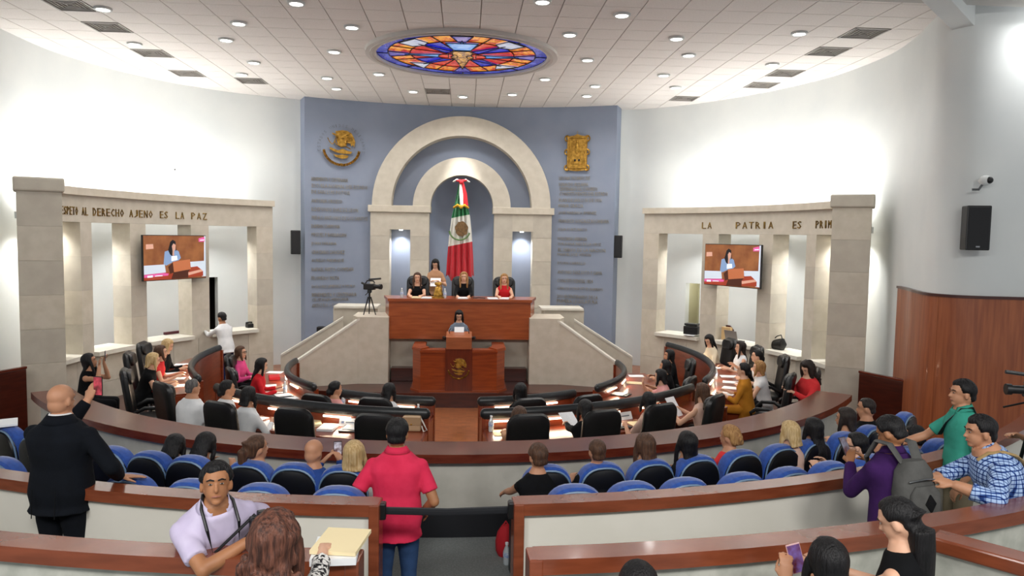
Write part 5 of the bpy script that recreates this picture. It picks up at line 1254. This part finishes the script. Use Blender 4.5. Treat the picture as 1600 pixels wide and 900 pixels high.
    def curtain(bm, L, w0, w1, d0, d1, y0=-.045, y1=-.075, strands=9):
        """back fall of hair from the crown, L metres below the head centre"""
        n = 9; rings = []; dirn = (Nb-Hc).normalized()
        for i in range(n+1):
            t = i/n; zz = .05-(L+.05)*t
            cpt = X((0, y0+(y1-y0)*t, max(zz, -.09)))
            if zz < -.09:
                down = V((-u.x*.35, -u.y*.35-.05, -1)).normalized(); cpt = X((0, y0+(y1-y0)*t, -.09))+down*(-.09-zz)*k-ya*.03*k*min(1, (-.09-zz)*8)
            w, d = (w0+(w1-w0)*t)*k, (d0+(d1-d0)*t)*k
            ring = []
            for j in range(22):
                a = 2*pi*j/22; q = 1+.05*sin(strands*a+seed+2*t)+.03*sin(5*t*3+j)
                hxv = HR @ V((1, 0, 0)); hyv = HR @ V((0, 1, 0))
                ring.append(cpt+hxv*cos(a)*w*q+hyv*sin(a)*d*q)
            rings.append(ring)
        loft(bm, rings)
    def lock(bm, sd, L, r=.022, y=.03):
        pts = [X((sd*.062, y-.02, .06)), X((sd*.084, y, 0)), X((sd*.088, y+.008, -.07)), X((sd*.082, y+.02, -.09-.35*L))]
        pts.append(X((sd*.075, y+.035, -.09-L)))
        capsule(bm, pts, [.018*k, r*k, r*k*1.1, r*k*1.1, r*.6*k], 10)
    if style == 'bald':
        pass
    elif style in ('short', 'crew'):
        bm = BM(); hair_cap(bm, X, .016 if style == 'short' else .007, .068 if style == 'short' else .075, .004, -.07, seed, .35 if style == 'short' else .1, 44, 28)
        obj('hair', bm, hm, root, True, angle=None)
    else:
        bm = BM()
        if style in ('long', 'verylong', 'curly', 'bob'):
            hair_cap(bm, X, .024 if style != 'curly' else .04, .072, -.06, -.1, seed, .25 if style != 'curly' else .5)
            L = {'long': .3, 'verylong': .44, 'curly': .27, 'bob': .13}[style]
            w1 = {'long': .085, 'verylong': .075, 'curly': .125, 'bob': .1}[style]
            curtain(bm, L, .088, w1, .058, .035 if style != 'curly' else .06)
            if style != 'verylong' or True:
                for sd in (1, -1): lock(bm, sd, L*.75 if style != 'bob' else .06, .022 if style != 'curly' else .034)
            if style == 'curly':
                for i in range(46):
                    a = rnd.uniform(pi*.62, pi*2.38); z = rnd.uniform(-.3, .05); rr_ = .1+.035*(z < -.08)
                    p = X((rr_*cos(a), -.035+.075*sin(a)-(.02 if z < -.1 else 0), z)); ellipsoid(bm, p, (.026*k, .026*k, .032*k), 8, 6)
        elif style == 'ponytail':
            hair_cap(bm, X, .015, .075, .0, -.085, seed, .12)
            capsule(bm, [X((0, -.09, .07)), X((0, -.135, .06)), X((0, -.155, 0)), X((0, -.15, -.12)), X((0, -.13, -.26))], [.024*k, .035*k, .042*k, .04*k, .018*k], 12)
        elif style == 'longpony':
            hair_cap(bm, X, .015, .075, .005, -.085, seed, .1)
            p0 = X((0, -.07, .03)); b = -ya
            capsule(bm, [p0, p0+b*.04+V((0, 0, -.02)), p0+b*.065+V((0, 0, -.08)), p0+b*.075+V((0, 0, -.18)), p0+b*.08+V((0, 0, -.30)), p0+b*.075+V((0, 0, -.42)), p0+b*.065+V((0, 0, -.52))], [.05*k, .062*k, .066*k, .064*k, .06*k, .046*k, .018*k], 14)
        elif style == 'updo':
            hair_cap(bm, X, .018, .073, .0, -.085, seed, .3)
            for i in range(5): ellipsoid(bm, X((.03*cos(i*1.3), -.1-.012*i % .03, -.02+.03*sin(i*1.3))), (.034*k, .03*k, .034*k), 10, 8)
        elif style == 'low':
            hair_cap(bm, X, .017, .073, -.005, -.09, seed, .15)
            for i in range(4): ellipsoid(bm, X((.018*cos(i*1.6), -.115, -.05+.022*sin(i*1.6))), (.034*k, .032*k, .034*k), 10, 8)
        fused('hair', bm, hm, root, hv, .7, 2)
    return root, X, dict(S=S, P=P, u=u, xa=xa, ya=ya, arms=arms, k=k, Nb=Nb, H=H)

C_ = (0, 14.4)
cl = {n: cloth(n, a, b) for n, a, b in (('red', 'c8242c', 'b51c25'), ('coral', 'd83a3c', 'c93033'), ('black', '08090b', '0d0e11'), ('white', 'e4e5e6', 'd8dadc'), ('offwhite', 'd9d7d0', 'cfcdc6'), ('pink', 'd8508a', 'c8437c'), ('palepink', 'e6a8a4', 'dc9a96'), ('magenta', 'cf2f83', 'c02675'), ('hotpink', 'd93355', 'cc2a4b'), ('suit', '0b1018', '080c13'), ('lilac', 'c9c0d8', 'bdb3ce'), ('purple', '3c1d55', '331849'), ('teal', '3f9f8c', '379480'), ('jeans', '35507a', '2b4266'), ('khaki', '8a7f6a', '7d735f'), ('mustard', 'b87a26', 'a86d1e'), ('cream', 'dccfb6', 'd2c4aa'), ('green', '5a7a52', '4e6c48'), ('navy', '1c2c54', '17244a'), ('blue', '2c4a8e', '264280'), ('tan', 'b98d6c', 'ad8261'), ('denim_grey', '727c8a', '656f7d'), ('blush', 'd8b6a6', 'ceaa9a'))}
# presiding officers, standing aide, speaker
person('woman in black dress with brown hair seated at the left of the long desk', (-.97, 16.75, 2.62), 1.3, yaw=pi, lean=.1, H=1.62, skin='light', top=cl['black'], sleeve='cap', hair=('long', 'brown'), R=(-1.1, 16.3, 2.17), Lh=(-.85, 16.3, 2.17), neck_low=True)
person('woman with honey blonde hair in black jacket seated in the middle of the long desk', (.08, 16.75, 2.65), 1.3, yaw=pi, lean=.1, H=1.62, skin='light', top=cl['black'], sleeve='long', hair=('long', 'honey'), R=(-.06, 16.3, 2.17), Lh=(.2, 16.3, 2.17))
person('woman in red sleeveless dress seated at the right of the long desk', (1.0, 16.75, 2.62), 1.3, yaw=pi, lean=.1, H=1.62, skin='light', top=cl['red'], sleeve='none', hair=('long', 'honey'), R=(.86, 16.3, 2.17), Lh=(1.14, 16.3, 2.17))
person('woman in tan top standing behind the long desk reading a booklet', (-.6, 17.6, 2.94), 1.3, yaw=pi-.15, pose='stand', lean=.05, look=(0, 28), skin='light', top=cl['tan'], sleeve='short', bottom=cl['black'], hair=('long', 'black'), R=(-.68, 17.3, 2.42), Lh=(-.48, 17.3, 2.42), hem=.03)
o = boxobj('booklet', (-.58, 17.24, 2.4), (.24, .3, .02), 0, M['paper_print'], 'open booklet held by the standing woman behind the long desk', 'booklet', .004); o.rotation_euler = (radians(35), 0, 0)
person('woman in grey jacket speaking at the podium with dark hair and white papers', (-.01, 15.6, 1.93), .34, yaw=pi, pose='stand', lean=.08, look=(0, 25), skin='light', top=cl['denim_grey'], sleeve='long', hair=('long', 'black'), R=(-.16, 15.3, 1.42), Lh=(.16, 15.3, 1.42))
o = boxobj('speech_papers', (0, 15.22, 1.52), (.2, .2, .012), 0, M['paper'], 'white speech papers propped on the lectern before the speaker', 'paper', .002); o.rotation_euler = (radians(62), 0, 0)
# deputies, left side
person('dark haired woman raising a phone behind the left end of the counter', (-5.5, 11.33, 1.62), .2, yaw=radians(-75), lean=.12, H=1.6, skin='mid', top=cl['black'], sleeve='none', hair=('long', 'black'), R=(-5.3, 11.2, 1.5), Lh=(-5.34, 11.42, 1.5), Rd=((.2, .1, 1), (0, -1, .2), .7), Ld=((.2, .1, 1), (0, -1, .2), .7), pose='sit', look=(0, -8), elbow={1: (-5.25, 10.95, 1.15), -1: (-5.35, 11.5, 1.1)})
def phone(loc, rz, tiltx, label, scr='pink_screen', c='e06a7a', case='black', roll=0):
    t = thing('mobile_phone', label, 'phone', loc, 0); t.rotation_euler = (radians(tiltx), radians(roll), radians(rz))
    bm = BM(); box(bm, (0, 0, 0), (.075, .009, .152), bev=.004); obj('phone_case', bm, M[case] if case in M else case, t)
    bm = BM(); box(bm, (0, -.0052, 0), (.067, .001, .14)); obj('phone_screen', bm, mat(scr, c, .3, c2='4a1a1a', scale=14, emit=.4), t)
    return t
phone((-5.27, 11.32, 1.62), 110, 0, 'small phone raised high by the woman at the left colonnade', 'dim_screen', '7a8090')
DL = 'outer far left desk'
person('blonde woman in a black dress writing at the far left desk', (-4.9, 12.13, 1.5), .2, C_, lean=.3, skin='light', top=cl['black'], sleeve='cap', hair=('bob', 'blonde'), look=(0, 12))
person('brown haired woman in red at the far left desk behind the blonde in black', (-5.1, 12.94, 1.5), .2, C_, lean=.25, skin='light', top=cl['coral'], sleeve='cap', hair=('bob', 'brown'))
person('blonde woman in a black jacket farthest back at the far left desk', (-5.29, 13.7, 1.5), .2, C_, lean=.25, skin='light', top=cl['black'], sleeve='long', hair=('long', 'blonde'), look=(0, 25))
person('person in white shirt and navy trousers leaning on the left colonnade sill', (-5.36, 16.9, 1.71), .02, yaw=radians(54), pose='stand', lean=.25, fem=False, skin='tan', top=cl['white'], sleeve='long', bottom=cl['navy'], hair=('short', 'black'), R=(-5.5, 17.38, 1.24), Lh=(-5.78, 17.05, 1.24), look=(10, 8))
person('woman in pink jacket with sunglasses at the inner left desk', (-4.1, 14.1, 1.32), 0, (0, 13.6), lean=.12, skin='light', top=cl['pink'], sleeve='long', hair=('bob', 'brown'), glasses=True)
person('woman in red with long black hair at the inner left desk', (-3.35, 12.75, 1.32), 0, (0, 13.6), lean=.22, skin='light', top=cl['red'], sleeve='long', hair=('verylong', 'black'), look=(0, 15))
person('grey haired man in a white polo shirt behind the counter on the left', (-3.42, 9.75, 1.56), .2, (-1.5, 13), lean=.12, fem=False, size=1.1, belly=.5, skin='mid', top=cl['white'], sleeve='short', hair=('crew', 'grey'), look=(-10, 0), near=False, vox=.012)
person('person in white blouse beside the white polo man, outer left row', (-3.1, 10.15, 1.46), .2, C_, lean=.2, skin='mid', top=cl['white'], sleeve='short', hair=('low', 'black'), look=(-30, 0))
person('black haired person in white jacket at the outer left row', (-2.66, 9.6, 1.48), .2, (-.6, 14), lean=.22, skin='mid', top=cl['white'], sleeve='long', hair=('bob', 'black'), look=(-15, 10))
person('woman in pale pink blouse with tied hair at the inner left row', (-1.78, 10.9, 1.3), 0, C_, lean=.2, skin='mid', top=cl['palepink'], sleeve='short', hair=('low', 'black'), look=(-35, 5))
person('black haired person in white at the inner left row beside the aisle', (-.98, 10.75, 1.3), 0, C_, lean=.25, skin='mid', top=cl['white'], sleeve='long', hair=('bob', 'black'), look=(-20, 15))
# deputies, right side
person('black haired person behind the first inner right chair', (.95, 10.82, 1.3), 0, C_, lean=.2, skin='mid', top=cl['black'], sleeve='long', hair=('bob', 'black'))
person('person in beige hidden by the first outer right chair', (.78, 8.75, 1.43), .2, C_, lean=.2, skin='mid', top=cl['tan'], sleeve='three', hair=('bob', 'brown'), Lh=(.62, 9.35, 1.02))
person('person in black reading a sheet at the outer right row', (1.62, 8.98, 1.46), .2, (1.2, 14), lean=.3, skin='mid', top=cl['black'], sleeve='long', hair=('bob', 'black'), R=(1.75, 9.5, 1.06), Lh=(1.45, 9.45, 1.08), look=(20, 10))
paper(1.52, 9.6, 1.08, 20, m='paper_print', label='printed sheet held by the person in black, outer right row', tilt=30, group='held papers')
person('person in beige with black hair at the third outer right chair', (2.52, 9.4, 1.47), .2, C_, lean=.2, skin='mid', top=cl['blush'], sleeve='short', hair=('bob', 'black'))
person('brown haired woman holding up a sheet at the outer right row', (3.38, 9.85, 1.5), .2, (1.5, 13), lean=.15, skin='light', top=cl['blush'], sleeve='none', hair=('long', 'brown'), R=(3.2, 10.15, 1.1), Lh=(3.02, 9.98, 1.12), look=(10, 10))
paper(3.08, 10.12, 1.14, 40, m='paper_print', label='white printed sheet held up by the brown haired woman', tilt=55, group='held papers')
person('woman in a mustard outfit with black hair tied low, far right desk', (4.62, 11.55, 1.5), .2, C_, lean=.12, skin='light', top=cl['mustard'], sleeve='three', bottom=cl['mustard'], hair=('low', 'black'))
person('woman in cream cardigan with black fringe looking down, far right desk', (5.2, 14.95, 1.5), .2, (0, 14), lean=.25, skin='light', top=cl['cream'], sleeve='long', hair=('long', 'black'), look=(20, 28))
person('woman in white sleeveless top with long dark hair, far right desk', (5.5, 14.0, 1.5), .2, (0, 14), lean=.05, skin='light', top=cl['white'], sleeve='none', hair=('long', 'dark'))
person('black haired woman in white with hand at chin, far right desk', (5.41, 12.95, 1.5), .2, C_, lean=.2, skin='light', top=cl['white'], sleeve='none', hair=('low', 'black'), R=(5.1, 13.2, 1.2))
person('light brown haired woman in white, far right desk', (5.1, 12.1, 1.44), .2, C_, lean=.2, skin='light', top=cl['white'], sleeve='cap', hair=('bob', 'honey'))
person('woman in pale pink resting her face on a hand, inner right desk', (3.38, 12.0, 1.3), 0, (0, 13.4), lean=.25, skin='light', top=cl['palepink'], sleeve='short', hair=('bob', 'black'), R=(3.12, 12.1, 1.06), look=(0, 8), Rd=((.0, .1, 1), (0, 1, 0), .8))
person('black haired woman farthest along the inner right desk', (4.1, 14.05, 1.32), 0, (0, 14), lean=.15, skin='mid', top=cl['black'], sleeve='long', hair=('long', 'black'))
person('black haired woman in the middle of the inner right desk', (3.72, 12.95, 1.3), 0, (0, 14), lean=.2, skin='mid', top=cl['black'], sleeve='short', hair=('bob', 'black'))
person('woman in a red blouse with curly hair looking at her phone by the right column', (5.42, 11.0, 1.62), .2, yaw=radians(100), lean=.15, H=1.6, size=1.15, belly=.5, skin='light', top=cl['coral'], sleeve='long', hair=('curly', 'dark'), R=(5.12, 11.05, 1.22), Lh=(5.15, 10.85, 1.2), look=(15, 28), pose='sit')
phone((5.1, 10.93, 1.25), -60, -50, 'phone held low by the woman in the red blouse', 'dim_screen', '7a8090')
# public, front row
FR = [('woman in magenta with brown ponytail', -1.72, 6.58, 'magenta', ('ponytail', 'brown'), 'short', True, (-35, 0)), ('bald man in a blue shirt', -1.2, 6.46, 'blue', ('bald', 'grey'), 'long', False, (-20, 8)), ('woman with straight blonde hair', -.84, 6.38, 'offwhite', ('bob', 'blonde'), 'long', True, (0, 0)),
 ('person with short brown hair and bare arm out', .76, 6.3, 'black', ('short', 'brown'), 'cap', True, (10, 5)), ('person with short hair and raised glasses', 1.31, 6.45, 'black', ('crew', 'brown'), 'long', False, (0, 0)), ('woman with wavy brown hair', 1.78, 6.6, 'blush', ('long', 'brown'), 'none', True, (15, 8)), ('person with straight black hair', 2.2, 6.68, 'black', ('long', 'black'), 'long', True, (10, 0)), ('woman with blonde streaked updo', 2.7, 6.93, 'coral', ('updo', 'honey'), 'short', True, (25, 5)), ('woman with shoulder length blonde hair', 3.36, 7.06, 'blush', ('bob', 'blonde'), 'none', True, (10, 8)), ('woman with long straight black hair', 3.67, 7.2, 'black', ('long', 'black'), 'short', True, (0, 5)), ('woman with dark bobbed hair', 4.25, 7.65, 'teal', ('bob', 'dark'), 'short', True, (20, 5)), ('man with buzzed hair in black', 4.62, 7.9, 'black', ('crew', 'dark'), 'long', False, (25, 5))]
for i, (l, x, y, c, h, sl, fem, lk) in enumerate(FR):
    kw = {}
    if i == 3: kw = dict(Lh=(.5, 6.75, 1.12))
    if i == 1: kw = dict(R=(-1.05, 6.85, 1.4), Lh=(-1.2, 6.85, 1.38))
    person(l+' in the front gallery row', (x, y, 1.68 if i != 11 else 1.74), .42, C_, lean=.05, fem=fem, skin='mid' if i not in (8,) else 'light', top=cl[c], sleeve=sl, hair=h, look=lk, vox=.012, H=1.62, **kw)
phone((-1.07, 6.9, 1.5), 10, 20, 'phone with lit white screen held by the bald man in blue', 'white_screen', 'e8e8f4')
person('person in black bent forward in the left front gallery row', (-2.32, 7.0, 1.58), .42, C_, lean=.45, skin='mid', top=cl['black'], sleeve='long', hair=('bob', 'black'), look=(0, 30), H=1.62)
person('black haired person bowed forward, far left of the two in the left front row', (-2.62, 7.05, 1.55), .42, C_, lean=.4, skin='mid', top=cl['black'], sleeve='long', hair=('bob', 'black'), look=(10, 30), H=1.6)
person('woman with glasses in a green dress in the second gallery row', (3.74, 6.5, 1.72), .55, (1.0, 9), lean=.08, skin='light', top=cl['green'], sleeve='none', hair=('low', 'black'), look=(20, 5), glasses=True, vox=.011, near=True)
person('man with a hand raised to his face behind the purple shirt', (4.62, 7.0, 1.66), .55, (2, 10), lean=.2, fem=False, skin='mid', top=cl['navy'], sleeve='short', hair=('short', 'black'), R=(4.42, 7.1, 1.5), Rd=((-.1, .2, 1), (0, 1, 0), .9), vox=.011)
# standing public
bl_suit = person('bald man in a dark suit seen from behind, filming with a phone', (-2.82, 5.5, 2.41), .7, yaw=radians(-8), pose='stand', lean=.02, fem=False, size=1.22, belly=.2, skin='mid', top=cl['suit'], sleeve='long', bottom=cl['suit'], hair=('bald', 'grey'), R=(-2.47, 5.6, 1.665), Lh=(-2.84, 5.9, 2.17), Rd=((.9, .5, -.1), (0, .2, 1), .1), Ld=((.35, .2, 1), (-.2, -1, .1), .7), near=True, look=(-12, 3), hem=.09, collar=cl['white'], elbow={-1: (-3.0, 5.95, 1.75), 1: (-2.4, 5.3, 1.85)})
phone((-2.755, 5.9, 2.29), -10, 0, 'phone filming the red stage held up by the bald man in the suit', 'filming_screen', 'd04a5a')
person('man in a hot pink polo shirt and jeans seen from behind in the aisle', (-.4, 5.63, 2.12), .45, yaw=radians(-3), pose='stand', lean=.0, fem=False, size=1.1, belly=.2, skin='tan', top=cl['hotpink'], sleeve='short', bottom=cl['jeans'], hair=('short', 'black'), near=True, hem=.1, collar=cl['hotpink'], R=(-.2, 5.72, 1.34), Lh=(-.63, 5.72, 1.36), look=(0, 5))
pl = person('man in a lilac shirt with a camera leaning on the near left rail', (-1.2, 3.92, 2.31), .72, yaw=radians(-142), pose='stand', H=1.6, lean=.38, tilt=.1, fem=False, size=1.08, belly=.3, skin='tan', top=cl['lilac'], sleeve='short', hair=('short', 'black'), R=(-1.02, 3.86, 1.89), Lh=(-.9, 4.15, 1.8), elbow={1: (-1.5, 3.7, 1.8), -1: (-.8, 4.5, 1.6)}, near=True, look=(-20, -12), collar=cl['lilac'])
person('woman with curly auburn hair and speckled blouse at the lower left, seen from behind', (-.72, 3.25, 2.23), .95, yaw=radians(-12), lean=.12, H=1.62, size=1.1, skin='light', top=SPECK, sleeve='three', hair=('curly', 'auburn'), R=(-.6, 3.72, 1.9), near=True, Rd=((-.25, 1, -.05), (0, .1, 1), .25), look=(0, 5))
pp = person('young man in a purple shirt with a grey backpack looking at a phone', (3.12, 4.95, 2.3), .7, yaw=radians(16), pose='stand', lean=.12, fem=False, size=1.14, skin='tan', top=cl['purple'], sleeve='long', hair=('short', 'black'), near=True, look=(18, 28), collar=cl['purple'], Lh=(2.98, 5.2, 1.88), R=(3.2, 5.3, 1.85))
phone((2.99, 5.3, 1.97), 25, -30, 'dark phone held by the young man in purple', 'dim_screen', '7a8090')
pt = person('young man in a teal polo shirt standing at the right rail', (4.38, 6.0, 2.37), .7, yaw=radians(80), pose='stand', lean=.03, fem=False, size=1.0, skin='mid', top=cl['teal'], sleeve='short', bottom=cl['khaki'], hair=('short', 'black'), near=True, look=(0, 0), collar=cl['teal'], R=(4.02, 6.32, 1.7), Lh=(4.28, 5.8, 1.5), Rd=((-.8, .4, -.2), (0, 0, 1), .3))
pq = person('heavy man in a blue plaid shirt leaning on the near right rail', (3.78, 4.95, 2.32), .7, yaw=radians(62), pose='stand', H=1.7, lean=.45, fem=False, size=1.3, belly=.5, skin='mid', top=PLAID, sleeve='three', hair=('short', 'black'), near=True, look=(18, 5), collar=PLAID, R=(3.45, 5.0, 1.8), Lh=(3.4, 4.65, 1.9), elbow={-1: (3.75, 4.4, 1.8), 1: (3.7, 5.3, 1.7)})
person('woman in a black tank top with a long black ponytail at the lower right', (2.3, 3.5, 2.2), .95, yaw=radians(35), lean=.2, H=1.62, skin='light', top=cl['black'], sleeve='none', hair=('longpony', 'black'), near=True, look=(10, 25), R=(2.2, 3.85, 1.7), Lh=(2.05, 3.75, 1.76))
person('black haired woman holding up a violet phone at the bottom right', (1.88, 3.38, 2.04), .95, yaw=radians(5), lean=.15, H=1.6, skin='mid', top=cl['black'], sleeve='short', hair=('verylong', 'black'), near=True, Lh=(1.76, 3.55, 1.78), R=(1.93, 3.6, 1.76), Ld=((.1, .2, 1), (-.4, -1, 0), .7), Rd=((-.3, .3, 1), (.6, -.6, 0), .8))
phone((1.83, 3.6, 1.88), 0, -8, 'violet phone held up at the bottom right', 'violet_screen', '6a5a9a', mat('pink_case', 'c49a9a', .4), roll=-14)
person('person with black hair cut by the bottom edge, right of centre', (.925, 3.28, 1.98), .95, yaw=0, lean=.1, H=1.6, R=(1.05, 3.55, 1.5), Lh=(.8, 3.55, 1.5), skin='mid', top=cl['black'], sleeve='short', hair=('bob', 'black'), near=True)
person('camera operator in white sleeves at the right edge behind the tripod', (5.2, 5.72, 2.38), .7, yaw=radians(65), pose='stand', lean=.05, fem=False, skin='mid', top=cl['white'], sleeve='long', hair=('short', 'black'), near=True, R=(4.92, 5.95, 1.86), Lh=(4.9, 5.62, 1.82))
# things the standing public carry
_J = pp[2]; _c = pp[0].rotation_euler.to_matrix() @ (_J['P']+_J['u']*.17*_J['H']-_J['ya']*.175*_J['k'])+V(pp[0].location)
bk = thing('backpack', 'grey backpack with black diamond patch worn by the man in purple', 'backpack', _c, radians(16)); bk.rotation_euler = (-.12, 0, radians(16))
gm = cloth('grey_pack', '5a5a58', '4c4c4a')
bm = BM(); loft(bm, [ering(V((0, 0, z)), V((1, 0, 0)), V((0, 1, 0)), w, d, 20, 3) for z, w, d in ((-.24, .13, .06), (-.2, .155, .085), (-.02, .155, .09), (.12, .13, .075), (.19, .08, .05))]); obj('pack_body', bm, gm, bk, True)
bm = BM(); loft(bm, [ering(V((0, -.09, z)), V((1, 0, 0)), V((0, 1, 0)), w, d, 18, 3) for z, w, d in ((-.2, .1, .025), (-.15, .125, .04), (-.02, .12, .035), (.03, .08, .015))]); obj('front_pocket', bm, gm, bk, True)
bm = BM(); prism(bm, [(0, -.06), (.045, 0), (0, .06), (-.045, 0)], -.137, -.127); 
for v in bm.verts: v.co.z -= .08
obj('diamond_patch', bm, M['black'], bk)
bm = BM(); tube(bm, [(-.12, -.075, .06), (0, -.1, .075), (.12, -.075, .06)], .006, 6); obj('zip', bm, M['steel'], bk, True)
for s in (-1, 1):
    bm = BM(); tube(bm, [(s*.07, .02, .17), (s*.1, .09, .29), (s*.11, .19, .3), (s*.13, .27, .18), (s*.13, .25, 0)], [(.036, .012)]*5, 10, side=(0, 0, 1)); obj('shoulder_strap', bm, gm, bk, True)
cm = thing('photo_camera', 'black photo camera hanging by a strap from the man in lilac', 'camera', (-.97, 3.95, 1.95), radians(-150))
bm = BM(); box(bm, (0, 0, 0), (.13, .06, .09), bev=.012); box(bm, (0, 0, .055), (.05, .05, .03), bev=.008); obj('camera_body', bm, M['black'], cm)
bm = BM(); tube(bm, [(0, .02, -.005), (0, .11, -.005)], .036, 14); obj('lens', bm, M['black'], cm, True)
# straps follow the bodies they hang on
def strap(name, pts, w, m, label=None, cat='strap', parent=None):
    bm = BM(); tube(bm, pts, [(w, .004)]*len(pts), 8); return obj(name, bm, m, parent, True)
root, X, J = pl
k = J['k']; L = lambda a, b, c: J['Nb']+J['xa']*a*k+J['ya']*b*k+J['u']*c*k
inv = root.rotation_euler.to_matrix().inverted()
cpos = inv @ (V((-.97, 3.95, 1.97))-V(root.location))
for s in (-1, 1):
    bm = BM(); tube(bm, [L(s*.05, -.055, .02), L(s*.085, .03, .0), L(s*.085, .13, -.07), L(s*.07, .19, -.19), cpos+V((s*.03, -.02, .03))], .009, 8); obj('camera_strap', bm, M['black'], root, True)
root, X, J = pt; k = J['k']; L = lambda a, b, c: J['Nb']+J['xa']*a*k+J['ya']*b*k+J['u']*c*k
bm = BM(); tube(bm, [L(-.08, -.1, -.12), L(-.085, -.045, .0), L(-.06, .04, -.015), L(0, .125, -.15), L(.09, .14, -.28)], [(.022, .006)]*5, 8, side=(0, 0, 1)); obj('bag_strap', bm, M['black'], root, True)
root, X, J = pq; k = J['k']; L = lambda a, b, c: J['Nb']+J['xa']*a*k+J['ya']*b*k+J['u']*c*k
bm = BM(); tube(bm, [L(-.1, .08, -.05), L(-.1, .0, -.025), L(-.085, -.09, -.05), L(-.04, -.15, -.11), L(.04, -.185, -.21), L(.13, -.185, -.34)], [(.028, .012)]*6, 8, side=(0, 0, 1)); obj('bag_strap', bm, mat('tan_strap', 'a58a5c', .8), root, True)
bake_pending()
